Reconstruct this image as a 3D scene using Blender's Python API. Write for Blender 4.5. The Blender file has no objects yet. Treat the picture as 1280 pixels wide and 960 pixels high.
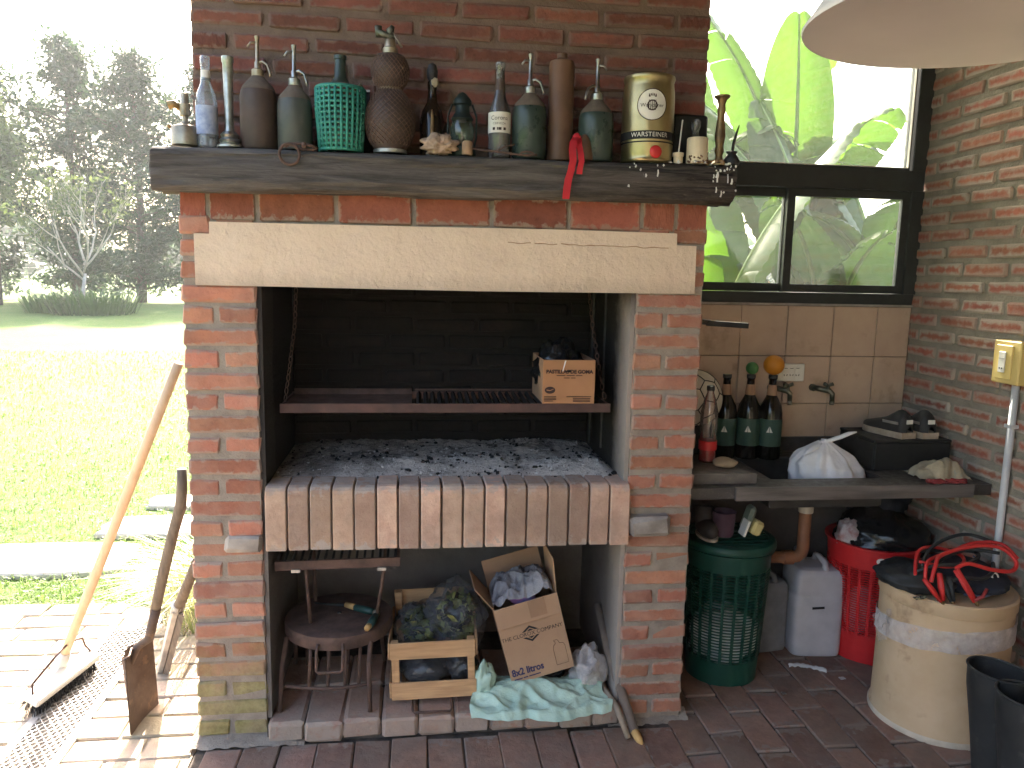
import bpy, math, random
from mathutils import Vector, Matrix, Euler, noise
R = math.radians
scene = bpy.context.scene
COL = scene.collection
random.seed(7)

# ------------------------------------------------------------------ camera, sky, sun, exposure
cam_d = bpy.data.cameras.new("camera"); cam = bpy.data.objects.new("camera", cam_d); COL.objects.link(cam)
cam_d.sensor_width = 36.0; cam_d.lens = 970.0 / 1280.0 * 36.0; cam_d.clip_end = 2000; cam_d.clip_start = 0.02
def cam_matrix(loc, yaw, pit, rol):
    f = Vector((math.sin(yaw) * math.cos(pit), math.cos(yaw) * math.cos(pit), -math.sin(pit)))
    r = Vector((math.cos(yaw), -math.sin(yaw), 0)); u = r.cross(f)
    r2 = math.cos(rol) * r + math.sin(rol) * u; u2 = -math.sin(rol) * r + math.cos(rol) * u
    m = Matrix((r2, u2, -f)).transposed().to_4x4(); m.translation = loc
    return m
cam.matrix_world = cam_matrix(Vector((0.6983, -2.4389, 1.5444)), 0.1245, 0.1443, 0.0209)
scene.camera = cam
SUN_EL, SUN_AZ = R(35), R(-3)          # azimuth measured from +Y, positive towards +X
world = bpy.data.worlds.new("World"); scene.world = world; world.use_nodes = True
wn = world.node_tree; bgn = wn.nodes["Background"]
sky = wn.nodes.new("ShaderNodeTexSky"); sky.sky_type = 'NISHITA'; sky.sun_disc = False
sky.sun_elevation = SUN_EL; sky.sun_rotation = SUN_AZ; sky.air_density = 1.0; sky.dust_density = 6.0; sky.ozone_density = 0.3
wn.links.new(sky.outputs[0], bgn.inputs[0]); bgn.inputs[1].default_value = 0.115
sd = bpy.data.lights.new("sun", 'SUN'); sd.energy = 3.6; sd.angle = R(0.5); sd.color = (1.0, 0.92, 0.80)
sun = bpy.data.objects.new("sun", sd); COL.objects.link(sun)
sun.rotation_euler = Vector((-math.sin(SUN_AZ) * math.cos(SUN_EL), -math.cos(SUN_AZ) * math.cos(SUN_EL), -math.sin(SUN_EL))).to_track_quat('-Z', 'Y').to_euler()
scene.view_settings.view_transform = 'Standard'; scene.view_settings.look = 'None'
scene.view_settings.exposure = 3.35; scene.view_settings.gamma = 1.0; scene.view_settings.use_curve_mapping = False
scene.render.engine = 'CYCLES'
scene.cycles.max_bounces = 9; scene.cycles.diffuse_bounces = 5; scene.cycles.use_adaptive_sampling = True; scene.cycles.adaptive_threshold = .018; scene.cycles.transparent_max_bounces = 24
scene.cycles.sample_clamp_indirect = 8.0; scene.cycles.use_denoising = True
scene.cycles.caustics_reflective = False; scene.cycles.caustics_refractive = False

# ------------------------------------------------------------------ materials
class NT:
    def __init__(s, name):
        s.m = bpy.data.materials.new(name); s.m.use_nodes = True; s.t = s.m.node_tree
        s.p = s.t.nodes["Principled BSDF"]; s.out = s.t.nodes["Material Output"]
    def n(s, typ, **kw):
        nd = s.t.nodes.new("ShaderNode" + typ)
        for k, v in kw.items():
            if k[0] == 'i' and k[1:].isdigit(): k = int(k[1:])
            if isinstance(k, int) or k in nd.inputs:
                if hasattr(v, 'is_output') or isinstance(v, bpy.types.NodeSocket): s.t.links.new(v, nd.inputs[k])
                else: nd.inputs[k].default_value = v
            else: setattr(nd, k, v)
        return nd
    def l(s, a, b): s.t.links.new(a, b)
    def math(s, op, a, b=None, c=None, clamp=False):
        nd = s.t.nodes.new("ShaderNodeMath"); nd.operation = op; nd.use_clamp = clamp
        for i, v in enumerate((a, b, c)):
            if v is None: continue
            if isinstance(v, bpy.types.NodeSocket): s.l(v, nd.inputs[i])
            else: nd.inputs[i].default_value = v
        return nd.outputs[0]
    def mix(s, fac, a, b):
        nd = s.t.nodes.new("ShaderNodeMix"); nd.data_type = 'RGBA'
        for sock, v in ((nd.inputs[0], fac), (nd.inputs[6], a), (nd.inputs[7], b)):
            if isinstance(v, bpy.types.NodeSocket): s.l(v, sock)
            else: sock.default_value = v if not isinstance(v, tuple) or len(v) == 4 else (*v, 1)
        return nd.outputs[2]
    def noise(s, vec, scale, detail=5, rough=.6, dist=0.0):
        nd = s.n("TexNoise", Scale=scale, Detail=detail, Roughness=rough, Distortion=dist)
        if vec is not None: s.l(vec, nd.inputs["Vector"])
        return nd.outputs[0]
    def ramp(s, fac, lo, hi):
        nd = s.t.nodes.new("ShaderNodeMapRange"); nd.clamp = True
        s.l(fac, nd.inputs[0]); nd.inputs[1].default_value = lo; nd.inputs[2].default_value = hi
        return nd.outputs[0]
    def bump(s, h, strength=.3, dist=.01, nrm=None):
        nd = s.n("Bump", Strength=strength, Distance=dist); s.l(h, nd.inputs["Height"])
        if nrm is not None: s.l(nrm, nd.inputs["Normal"])
        return nd.outputs[0]

def scl(c, k): return tuple(min(1, x * k) for x in c)
MATS = {}
def mat(name, col, col2=None, rough=.6, metal=0.0, scale=12, lo=.35, hi=.65, bump=.2, bscale=80, bdist=.003, spec=.5,
        stretch=None, rnd=.0, trans=0.0, alpha=1.0, coat=0.0, rough2=None, ior=1.45, dist=0.0, third=None, tscale=60):
    if name in MATS: return MATS[name]
    q = NT(name); co = q.n("TexCoord").outputs["Object"]
    oi = q.n("ObjectInfo").outputs["Random"]
    if rnd:
        off = q.math('MULTIPLY', oi, 37.0)
        co = q.n("VectorMath", operation='ADD', i0=co, i1=q.n("CombineXYZ", X=off, Y=off, Z=off).outputs[0]).outputs[0]
    if stretch: co2 = q.n("Mapping", i0=co, Scale=stretch).outputs[0]
    else: co2 = co
    nz = q.noise(co2, scale, 7, .62, dist)
    col2 = col2 or scl(col, .72)
    c = q.mix(q.ramp(nz, lo, hi), col2, col)
    if third:
        c = q.mix(q.ramp(q.noise(co2, tscale, 4, .7), .58, .72), c, third)
    if rnd:
        hs = q.n("HueSaturation", Color=c)
        q.l(q.math('MULTIPLY_ADD', oi, rnd, 1 - rnd / 2), hs.inputs["Value"]); c = hs.outputs[0]
    q.l(c, q.p.inputs["Base Color"])
    q.p.inputs["Metallic"].default_value = metal
    q.p.inputs["Specular IOR Level"].default_value = spec; q.p.inputs["IOR"].default_value = ior
    rr = q.math('MULTIPLY_ADD', q.ramp(q.noise(co2, scale * 2.3, 4), .3, .7), (rough2 if rough2 is not None else min(1, rough + .15)) - rough, rough)
    q.l(rr, q.p.inputs["Roughness"])
    if bump: q.l(q.bump(q.noise(co2, bscale, 6, .65), bump, bdist), q.p.inputs["Normal"])
    q.p.inputs["Transmission Weight"].default_value = trans
    q.p.inputs["Alpha"].default_value = alpha
    q.p.inputs["Coat Weight"].default_value = coat
    MATS[name] = q.m
    return q.m

def brick_mat(name, red, dark, smear, smear_w=.22, smear_amt=.8, moss=False, soot=0.0, axes=(0, 2), dirt=None, dirt_amt=.75, var=.5):
    q = NT(name); tc = q.n("TexCoord"); gen = tc.outputs["Generated"]
    oi = q.n("ObjectInfo").outputs["Random"]; off = q.math('MULTIPLY', oi, 61.0)
    co = q.n("VectorMath", operation='ADD', i0=tc.outputs["Object"], i1=q.n("CombineXYZ", X=off, Y=off, Z=off).outputs[0]).outputs[0]
    n1 = q.noise(co, 16, 8, .65); n2 = q.noise(co, 70, 6, .7); n3 = q.noise(co, 34, 5, .6)
    c = q.mix(q.ramp(n1, .3, .7), dark, red)
    c = q.mix(q.math('MULTIPLY', q.ramp(n2, .55, .75), .45), c, scl(dark, .55))
    hs = q.n("HueSaturation", Color=c); q.l(q.math('MULTIPLY_ADD', oi, var, 1 - var / 2), hs.inputs["Value"])
    q.l(q.math('MULTIPLY_ADD', q.math('FRACT', q.math('MULTIPLY', oi, 7.3)), .014, .494), hs.inputs["Hue"]); c = hs.outputs[0]
    sep = q.n("SeparateXYZ", i0=gen)
    def edge(sock, k): return q.math('MULTIPLY', q.math('MINIMUM', sock, q.math('SUBTRACT', 1.0, sock)), k)
    d = q.math('MINIMUM', edge(sep.outputs[axes[0]], 4.0 if axes[0] == 0 else 1.0), edge(sep.outputs[axes[1]], 1.0))
    d = q.math('ADD', d, q.math('MULTIPLY', q.math('SUBTRACT', n3, .5), .85))
    sm = q.math('SUBTRACT', 1.0, q.ramp(d, smear_w * .4, smear_w), clamp=True)
    sm = q.math('MULTIPLY', sm, q.math('MULTIPLY', q.math('MULTIPLY_ADD', q.math('FRACT', q.math('MULTIPLY', oi, 13.7)), .6, .5), smear_amt), clamp=True)
    c = q.mix(sm, c, q.mix(n2, scl(smear, .75), smear))
    pos = q.n("NewGeometry").outputs["Position"]; pz = q.n("SeparateXYZ", i0=pos).outputs[2]
    if moss:
        mz = q.math('ADD', pz, q.math('MULTIPLY', q.math('SUBTRACT', q.noise(pos, 9, 5), .5), .35))
        mm = q.math('SUBTRACT', 1.0, q.ramp(mz, .17, .37), clamp=True)
        px = q.n("SeparateXYZ", i0=pos).outputs[0]
        mm = q.math('MULTIPLY', mm, q.math('SUBTRACT', .95, q.ramp(px, .28, .8), clamp=True), clamp=True)
        c = q.mix(mm, c, q.mix(q.ramp(q.noise(pos, 30, 5), .35, .65), (.17, .15, .055), (.30, .27, .12)))
    if dirt:
        c = q.mix(q.math('MULTIPLY', q.ramp(q.noise(pos, 5, 6), .42, .68), dirt_amt), c, dirt)
    if soot:
        c = q.mix(q.math('MULTIPLY_ADD', q.noise(pos, 6, 6), .25, soot, clamp=True), c, (.012, .011, .010))
    q.l(c, q.p.inputs["Base Color"]); q.p.inputs["Roughness"].default_value = .9
    q.p.inputs["Specular IOR Level"].default_value = .25
    h = q.math('ADD', q.math('MULTIPLY', n3, .9), q.math('MULTIPLY', n2, .5))
    q.l(q.bump(h, .75, .006), q.p.inputs["Normal"])
    return q.m

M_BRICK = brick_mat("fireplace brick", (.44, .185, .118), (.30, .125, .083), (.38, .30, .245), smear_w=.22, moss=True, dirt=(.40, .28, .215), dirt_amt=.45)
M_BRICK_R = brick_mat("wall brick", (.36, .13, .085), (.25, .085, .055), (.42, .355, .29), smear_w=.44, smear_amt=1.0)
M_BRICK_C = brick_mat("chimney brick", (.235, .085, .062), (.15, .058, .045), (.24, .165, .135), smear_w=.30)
M_FLATBRICK = brick_mat("flat red brick", (.33, .112, .07), (.23, .078, .05), (.35, .265, .2), smear_w=.16, smear_amt=.9)
M_HEARTH = brick_mat("hearth brick", (.56, .39, .295), (.43, .265, .195), (.46, .40, .35), smear_w=.08, smear_amt=.7, axes=(0, 2), dirt=(.24, .17, .13), dirt_amt=.6, var=.75)
M_STEP = brick_mat("step brick", (.42, .26, .195), (.32, .18, .135), (.42, .35, .29), smear_w=.12, axes=(0, 1), dirt=(.31, .245, .195))
M_PAVER = brick_mat("paver", (.29, .17, .125), (.19, .108, .08), (.30, .25, .21), smear_w=.12, smear_amt=.8, axes=(0, 1), dirt=(.20, .148, .118))
M_PAVER_L = brick_mat("outdoor paver", (.46, .35, .28), (.38, .28, .22), (.42, .37, .3), smear_w=.10, axes=(0, 1), dirt=(.3, .27, .17))
M_SOOTBRICK = brick_mat("sooty brick", (.12, .06, .045), (.05, .03, .025), (.06, .055, .05), soot=.80)

M_MORTAR = mat("mortar", (.34, .29, .24), (.24, .20, .165), rough=.95, scale=14, bump=.8, bscale=120, bdist=.006, spec=.2)
M_MORTAR_R = mat("wall mortar", (.30, .27, .215), (.22, .195, .155), rough=.95, scale=10, bump=.9, bscale=90, bdist=.008, spec=.2)
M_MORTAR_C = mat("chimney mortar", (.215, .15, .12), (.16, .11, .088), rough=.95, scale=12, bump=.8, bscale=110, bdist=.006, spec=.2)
M_JOINT = mat("floor joint", (.12, .098, .082), (.05, .042, .036), rough=1, scale=20, bump=.8, bscale=100, spec=.2)
M_CREAM_PLAIN = mat("cream paint", (.74, .59, .445), (.68, .53, .39), rough=.75, scale=6, bump=.55, bscale=38, bdist=.006, rnd=0, spec=.3, third=(.55, .43, .32), tscale=45)
M_PLASTER = mat("sooty plaster", (.42, .38, .34), (.22, .19, .17), rough=.95, scale=7, bump=.5, bscale=50, spec=.2)

def cream_mat():
    q = NT("cream painted lintel"); pos = q.n("NewGeometry").outputs["Position"]; s = q.n("SeparateXYZ", i0=pos)
    n1 = q.noise(pos, 5, 6); n2 = q.noise(pos, 26, 6, .7); n3 = q.noise(q.n("Mapping", i0=pos, Scale=(1, 1, .25)).outputs[0], 18, 5, .7)
    c = q.mix(q.ramp(n1, .3, .7), (.64, .50, .375), (.72, .57, .435))
    c = q.mix(q.math('MULTIPLY', q.ramp(n2, .6, .75), .5), c, (.46, .36, .27))
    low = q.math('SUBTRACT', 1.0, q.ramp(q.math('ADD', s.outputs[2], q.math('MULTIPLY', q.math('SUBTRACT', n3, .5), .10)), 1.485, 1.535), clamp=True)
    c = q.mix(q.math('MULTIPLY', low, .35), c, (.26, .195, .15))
    q.l(c, q.p.inputs["Base Color"]); q.p.inputs["Roughness"].default_value = .8; q.p.inputs["Specular IOR Level"].default_value = .25
    q.l(q.bump(q.math('ADD', q.noise(pos, 38, 7, .7), q.math('MULTIPLY', q.noise(pos, 9, 4), 1.5)), .6, .012), q.p.inputs["Normal"]); return q.m
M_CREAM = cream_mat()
def soot_shade_plaster():
    q = NT("firebox plaster"); pos = q.n("NewGeometry").outputs["Position"]; s = q.n("SeparateXYZ", i0=pos)
    n = q.noise(pos, 6, 7, .65)
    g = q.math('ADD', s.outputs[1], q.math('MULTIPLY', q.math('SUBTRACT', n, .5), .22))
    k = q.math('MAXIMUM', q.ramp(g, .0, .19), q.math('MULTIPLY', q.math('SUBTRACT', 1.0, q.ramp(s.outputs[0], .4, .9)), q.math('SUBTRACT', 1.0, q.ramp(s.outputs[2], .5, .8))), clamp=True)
    k = q.math('MAXIMUM', k, q.math('MULTIPLY', q.math('SUBTRACT', 1.0, q.ramp(s.outputs[0], .4, .9)), .93))  # left side, niche included, coloured darker as shade besides the soot
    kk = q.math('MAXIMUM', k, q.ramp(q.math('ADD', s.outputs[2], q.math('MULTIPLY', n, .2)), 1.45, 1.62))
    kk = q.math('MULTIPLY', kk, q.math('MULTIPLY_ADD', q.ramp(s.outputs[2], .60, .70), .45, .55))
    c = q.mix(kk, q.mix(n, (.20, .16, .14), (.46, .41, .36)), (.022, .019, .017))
    q.l(c, q.p.inputs["Base Color"]); q.p.inputs["Roughness"].default_value = .95; q.p.inputs["Specular IOR Level"].default_value = .15
    q.l(q.bump(q.noise(pos, 60, 6), .6, .006), q.p.inputs["Normal"]); return q.m
M_FIREPLASTER = soot_shade_plaster()

def wood_beam():
    q = NT("weathered beam"); co = q.n("TexCoord").outputs["Object"]
    st = q.n("Mapping", i0=co, Scale=(1.2, 14, 14)).outputs[0]
    n1 = q.noise(st, 3.2, 9, .68, .6); n2 = q.noise(q.n("Mapping", i0=co, Scale=(3, 60, 60)).outputs[0], 3, 6, .7)
    x = q.n("SeparateXYZ", i0=co).outputs[0]
    big = q.noise(co, 4, 4)
    grey = q.ramp(q.math('ADD', q.math('MULTIPLY', x, -1.0), q.math('MULTIPLY', big, .5)), -.55, .05)  # grey weathering plus glare put into the colour towards the left end
    c = q.mix(q.ramp(n1, .36, .64), (.026, .020, .017), (.085, .068, .058))
    c = q.mix(q.math('MULTIPLY', q.ramp(q.noise(q.n("Mapping", i0=co, Scale=(2.5, 9, 9)).outputs[0], 9, 6, .8), .60, .70), .7), c, (.26, .21, .165))
    c = q.mix(q.ramp(q.noise(q.n("Mapping", i0=co, Scale=(.8, 22, 22)).outputs[0], 4, 5, .6, .8), .56, .62), c, (.012, .01, .009))
    c = q.mix(q.math('MULTIPLY', grey, .6), c, q.mix(q.ramp(n1, .36, .66), (.08, .069, .062), (.21, .185, .165)))
    q.l(c, q.p.inputs["Base Color"]); q.p.inputs["Roughness"].default_value = .85; q.p.inputs["Specular IOR Level"].default_value = .25
    q.l(q.bump(q.math('ADD', q.math('MULTIPLY', n1, 1.0), q.math('MULTIPLY', n2, .5)), .9, .012), q.p.inputs["Normal"]); return q.m
M_BEAM = wood_beam()

def leaf_mat(name, col, col2, trans=.5, scale=3, rough=.5, rnd=.4):
    q = NT(name); co = q.n("TexCoord").outputs["Object"]; oi = q.n("ObjectInfo").outputs["Random"]
    n = q.noise(co, scale, 5); c = q.mix(q.ramp(n, .3, .7), col2, col)
    hs = q.n("HueSaturation", Color=c); q.l(q.math('MULTIPLY_ADD', oi, rnd, 1 - rnd / 2), hs.inputs["Value"]); c = hs.outputs[0]
    q.l(c, q.p.inputs["Base Color"]); q.p.inputs["Roughness"].default_value = rough
    tr = q.n("BsdfTranslucent"); hs2 = q.n("HueSaturation", Color=c, Saturation=1.1, Value=1.15); q.l(hs2.outputs[0], tr.inputs[0])
    mx = q.n("MixShader", Fac=trans); q.l(q.p.outputs[0], mx.inputs[1]); q.l(tr.outputs[0], mx.inputs[2]); q.l(mx.outputs[0], q.out.inputs[0])
    return q.m
def glass_mat(name, col, rough=.08, dens=.5, dirt=(.5, .5, .5), dirt_amt=.15, dscale=8):
    """thin-walled coloured glass with dust on it"""
    q = NT(name); co = q.n("TexCoord").outputs["Object"]
    tr = q.n("BsdfTransparent", Color=(*col, 1)); gl = q.n("BsdfGlossy", Roughness=rough)
    gl.inputs[0].default_value = (1, 1, 1, 1)
    fr = q.n("Fresnel", IOR=1.5)
    m1 = q.n("MixShader"); q.l(q.math('ADD', fr.outputs[0], .03), m1.inputs[0]); q.l(tr.outputs[0], m1.inputs[1]); q.l(gl.outputs[0], m1.inputs[2])
    df = q.n("BsdfDiffuse", Color=(*dirt, 1)); tl = q.n("BsdfTranslucent", Color=(*dirt, 1)); ms = q.n("MixShader", Fac=.5)
    q.l(df.outputs[0], ms.inputs[1]); q.l(tl.outputs[0], ms.inputs[2])
    m2 = q.n("MixShader"); q.l(q.math('MULTIPLY', q.ramp(q.noise(co, dscale, 7, .7), .3, .75), dirt_amt * 2), m2.inputs[0])
    q.l(m1.outputs[0], m2.inputs[1]); q.l(ms.outputs[0], m2.inputs[2]); q.l(m2.outputs[0], q.out.inputs[0]); return q.m
def film_mat(name, col, amount=.35, rough=.25):
    q = NT(name); tr = q.n("BsdfTransparent"); q.p.inputs["Base Color"].default_value = (*col, 1); q.p.inputs["Roughness"].default_value = rough
    lw = q.n("LayerWeight", Blend=.35)
    co = q.n("TexCoord").outputs["Object"]; n = q.noise(co, 25, 5)
    m = q.n("MixShader"); q.l(q.math('ADD', q.math('MULTIPLY', lw.outputs[1], .5), q.math('MULTIPLY', n, amount * 1.6), clamp=True), m.inputs[0])
    q.l(q.bump(q.noise(co, 60, 3), .5, .01), q.p.inputs["Normal"])
    q.l(tr.outputs[0], m.inputs[1]); q.l(q.p.outputs[0], m.inputs[2]); q.l(m.outputs[0], q.out.inputs[0]); return q.m

M_BLACKIRON = mat("black iron", (.03, .028, .027), (.018, .016, .015), rough=.55, metal=.3, scale=20)
M_RUST = mat("rusty iron", (.145, .085, .065), (.075, .045, .035), rough=.75, metal=.25, scale=18, bump=.4, bscale=90)
M_RUSTRED = mat("red brown painted iron", (.105, .052, .042), (.06, .036, .03), rough=.65, metal=.1, scale=9, bump=.3)
M_STEEL = mat("worn steel", (.52, .50, .47), (.35, .33, .31), rough=.4, metal=.8, scale=20)
M_BRASS = mat("old brass", (.33, .22, .10), (.14, .09, .05), rough=.4, metal=.85, scale=15)
M_BRASSW = mat("pale brass", (.42, .36, .27), (.22, .18, .13), rough=.35, metal=.8, scale=15)
M_CHROME = mat("dull chrome", (.45, .45, .43), (.22, .22, .2), rough=.3, metal=1, scale=20, bump=.05)
M_TAPMETAL = mat("corroded tap metal", (.20, .19, .15), (.09, .10, .075), rough=.4, metal=.8, scale=30)
M_GREENMETAL = mat("dark painted window metal", (.022, .026, .024), (.014, .017, .016), rough=.5, scale=12, bump=.08)
M_TILE = mat("beige tile", (.50, .37, .275), (.44, .315, .23), rough=.35, scale=7, bump=.05, rnd=.12, spec=.5, third=(.36, .255, .185), tscale=9)
M_GROUT = mat("tile grout", (.22, .17, .13), rough=.95, bump=.3)
M_WHITEPL = mat("white plastic", (.72, .70, .64), (.66, .63, .56), rough=.45, bump=.03)
M_YELLOWPL = mat("yellowed plastic", (.66, .50, .18), (.58, .43, .15), rough=.5, bump=.03)
M_GREYPVC = mat("grey conduit", (.55, .55, .56), (.46, .46, .47), rough=.45, bump=.03)
M_COUNTER = mat("dark stone counter", (.062, .055, .051), (.036, .032, .03), rough=.34, rough2=.6, scale=16, bump=.12, bscale=150, third=(.13, .115, .105), tscale=120)
M_SINK = mat("sink steel", (.055, .052, .05), (.03, .028, .027), rough=.4, scale=10, metal=.2, bump=.05)
M_SHADE = mat("white enamel", (.58, .55, .54), (.54, .51, .50), rough=.55, scale=4, bump=.05, bscale=20)
M_CARD = mat("cardboard", (.42, .265, .165), (.36, .225, .14), rough=.85, scale=5, bump=.15, bscale=40, stretch=(1, 1, 1), spec=.2)
M_CARD_IN = mat("cardboard box side", (.37, .225, .14), (.30, .18, .11), rough=.88, scale=5, bump=.15, bscale=40, spec=.2)
M_PINEWOOD = mat("crate wood", (.55, .33, .165), (.40, .22, .105), rough=.75, scale=6, stretch=(1, 12, 12), bump=.25, bscale=30, rnd=.2)
M_HANDLE = mat("broom handle wood", (.68, .49, .32), (.6, .41, .25), rough=.55, scale=5, stretch=(8, 8, 1), bump=.1)
M_OLDHANDLE = mat("old handle wood", (.22, .17, .125), (.13, .10, .075), rough=.8, scale=6, stretch=(10, 10, 1), bump=.3)
M_STICK = mat("stick wood", (.20, .15, .115), (.13, .095, .075), rough=.85, scale=8, bump=.4)
M_STICKCUT = mat("cut wood", (.62, .38, .14), (.5, .28, .1), rough=.8)
M_BLACKPL = mat("black plastic", (.013, .013, .014), (.009, .009, .01), rough=.14, rough2=.26, bump=.12, bscale=14, bdist=.02)
M_BLACKRUB = mat("black rubber", (.022, .023, .024), (.015, .016, .017), rough=.5, rough2=.65, bump=.08, third=(.06, .056, .05), tscale=14)
M_BLACKBOX = mat("black crate plastic", (.012, .012, .012), rough=.6, bump=.1)
M_NAVY = mat("navy cloth", (.014, .017, .028), (.01, .012, .02), rough=.75, bump=.4, bscale=40)
M_REDPL = mat("red plastic", (.62, .022, .024), (.54, .018, .02), rough=.4, bump=.03)
M_REDCABLE = mat("red cable", (.60, .03, .025), (.5, .02, .02), rough=.4, bump=.02)
M_DGREENPL = mat("dark green plastic", (.008, .060, .040), (.006, .045, .030), rough=.4, bump=.03)
M_TEALPL = mat("teal plastic", (.035, .25, .19), (.025, .18, .14), rough=.5, bump=.05)
M_CANPL = mat("translucent can plastic", (.50, .48, .50), (.42, .40, .42), rough=.45, bump=.08, bscale=20)
M_CANPL2 = mat("grey can plastic", (.20, .20, .21), rough=.5)
M_DRUM = mat("fibre drum", (.56, .40, .25), (.48, .33, .19), rough=.7, scale=5, bump=.1, bscale=40, third=(.34, .215, .12), tscale=8)
M_WHITEBAG = mat("white bag film", (.74, .73, .74), (.64, .64, .68), rough=.4, bump=.25, bscale=24, bdist=.015)
M_GREENBAG = mat("pale green bag film", (.46, .60, .49), (.38, .52, .42), rough=.35, bump=.35, bscale=18, bdist=.02)
M_GREYBAG = mat("grey bag film", (.21, .205, .225), (.175, .17, .19), rough=.22, bump=.5, bscale=14, bdist=.02)
M_CREAMCANDLE = mat("candle wax", (.70, .60, .43), (.60, .50, .34), rough=.5, bump=.1)
M_WAX = mat("white wax", (.75, .73, .68), rough=.5, bump=.1)
M_RED = mat("red cloth ribbon", (.55, .02, .03), (.42, .012, .02), rough=.6, bump=.15)
M_REDKNOB = mat("red tap knob", (.60, .03, .03), rough=.35, bump=.02)
M_GOLD = mat("gold tin", (.46, .38, .20), (.33, .265, .135), rough=.26, metal=.9, scale=6, bump=.04)
M_BLACKPRINT = mat("black print", (.012, .011, .012), rough=.6, bump=0)
M_BLUEPRINT = mat("dark blue print", (.03, .03, .10), rough=.6, bump=0)
M_BROWNPRINT = mat("brown print", (.045, .022, .018), rough=.7, bump=0)
M_LABELW = mat("paper label", (.72, .70, .64), (.62, .6, .54), rough=.7, bump=.05)
M_LABELG = mat("green label", (.04, .085, .065), (.03, .07, .052), rough=.6, bump=.05)
M_LABELBLUE = mat("blue white label", (.45, .50, .62), (.2, .25, .42), rough=.6, scale=30, bump=.05)
M_STONEWARE = mat("brown stoneware", (.16, .085, .05), (.11, .058, .035), rough=.5, scale=8, bump=.15)
M_DUSTBROWN = mat("dusty brown glass", (.085, .055, .044), (.055, .036, .03), rough=.5, scale=10, bump=.1)
M_DUSTGREEN = mat("dusty green glass", (.040, .062, .052), (.022, .036, .03), rough=.18, rough2=.5, scale=7, bump=.05)
M_DUSTGREY = mat("dusty grey green glass", (.085, .085, .075), (.05, .054, .048), rough=.4, scale=8, bump=.08)
M_DUST = mat("dust", (.15, .112, .085), (.10, .075, .058), rough=.9, scale=20, bump=.2)
M_DARKGLASS = mat("dark bottle glass", (.012, .012, .011), (.008, .008, .007), rough=.08, rough2=.2, bump=.02)
M_BROWNGLASS = mat("dark brown bottle glass", (.022, .012, .008), (.014, .009, .006), rough=.1, rough2=.3, bump=.02)
M_MESH = mat("woven wire", (.19, .115, .085), (.10, .065, .05), rough=.6, metal=.35, scale=30)
M_SHELL = mat("shell", (.52, .38, .28), (.30, .2, .14), rough=.8, scale=25, bump=.8, bscale=60, bdist=.01)
M_CORK = mat("cork", (.36, .23, .14), rough=.9)
M_ORANGE = mat("orange peel", (.62, .25, .02), (.55, .2, .015), rough=.5, bump=.3, bscale=120)
M_LIME = mat("green peel", (.06, .19, .05), (.04, .13, .035), rough=.5, bump=.2, bscale=120)
M_BALLW = mat("ball white panel", (.62, .58, .50), (.52, .48, .41), rough=.5, bump=.05)
M_BALLB = mat("ball black seam", (.012, .012, .012), rough=.5, bump=0)
M_BALLBLUE = mat("ball blue panel", (.32, .45, .55), rough=.5, bump=0)
M_STONE = mat("pale stone", (.40, .30, .20), (.30, .22, .14), rough=.7)
M_SLABTOP = mat("grey stone slab", (.18, .155, .135), (.10, .085, .075), rough=.5, scale=20)
M_SHOE = mat("dark shoe", (.018, .018, .019), (.012, .012, .012), rough=.6, bump=.2)
M_SOLE = mat("shoe sole", (.42, .34, .26), (.28, .21, .155), rough=.7, scale=25)
M_RAG = mat("dirty cream cloth", (.42, .35, .235), (.24, .2, .14), rough=.9, scale=16, bump=.5, bscale=60, third=(.2, .28, .28), tscale=12)
M_REDTRIM = mat("red cloth trim", (.36, .045, .045), (.2, .03, .03), rough=.9, bump=.4)
M_BRUSHY = mat("yellow brush bristles", (.58, .48, .20), (.5, .4, .16), rough=.8, bump=.4, bscale=100)
M_PURPLE = mat("purple plastic", (.10, .05, .07), rough=.5)
M_PVCBROWN = mat("brown drain pipe", (.30, .125, .06), (.24, .1, .05), rough=.5)
M_CREAMPVC = mat("cream pipe collar", (.62, .52, .40), rough=.5)
M_PINK = glass_mat("clear bottle plastic", (.9, .82, .80), .12, dirt_amt=.1)
M_PINKLIQ = mat("red drink", (.55, .06, .055), (.45, .04, .04), rough=.2, bump=0)
M_PANE = glass_mat("dusty window glass", (.93, .97, .95), .05, dirt=(.75, .8, .78), dirt_amt=.022, dscale=110)
M_CLEARBTL = glass_mat("clear bottle glass", (.75, .8, .85), .08, dirt=(.6, .6, .62), dirt_amt=.3)
M_GREENGLS = glass_mat("green glass neck", (.35, .5, .42), .1, dirt=(.3, .35, .3), dirt_amt=.3)
M_LANTERN = mat("dark green tin", (.018, .032, .030), (.012, .02, .018), rough=.45, metal=.3)
M_FILM = film_mat("clear film", (.55, .55, .57), .22)
M_FILMW = film_mat("whitish film", (.72, .66, .64), .5, .35)
M_BAGDARK = film_mat("dark clear bag film", (.13, .13, .14), .26, .07)
M_GREENBRISTLE = mat("black bristles", (.02, .02, .022), rough=.6, bump=0)
M_LIGHTMETAL = mat("galvanised steel", (.55, .53, .5), (.4, .38, .36), rough=.5, metal=.6, scale=25)
M_SHOVEL = mat("rusty shovel blade", (.165, .115, .088), (.095, .062, .048), rough=.6, metal=.4, scale=10, third=(.26, .16, .10), tscale=18, bump=.3)
M_LEAFDRY = leaf_mat("dry grass blades", (.40, .37, .18), (.22, .26, .09), .3, 4)
M_GRASS = leaf_mat("grass blades", (.15, .215, .065), (.11, .165, .045), .4, 1.2)
M_CONIFER = leaf_mat("conifer foliage", (.055, .09, .042), (.026, .048, .024), .3, .8)
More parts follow.
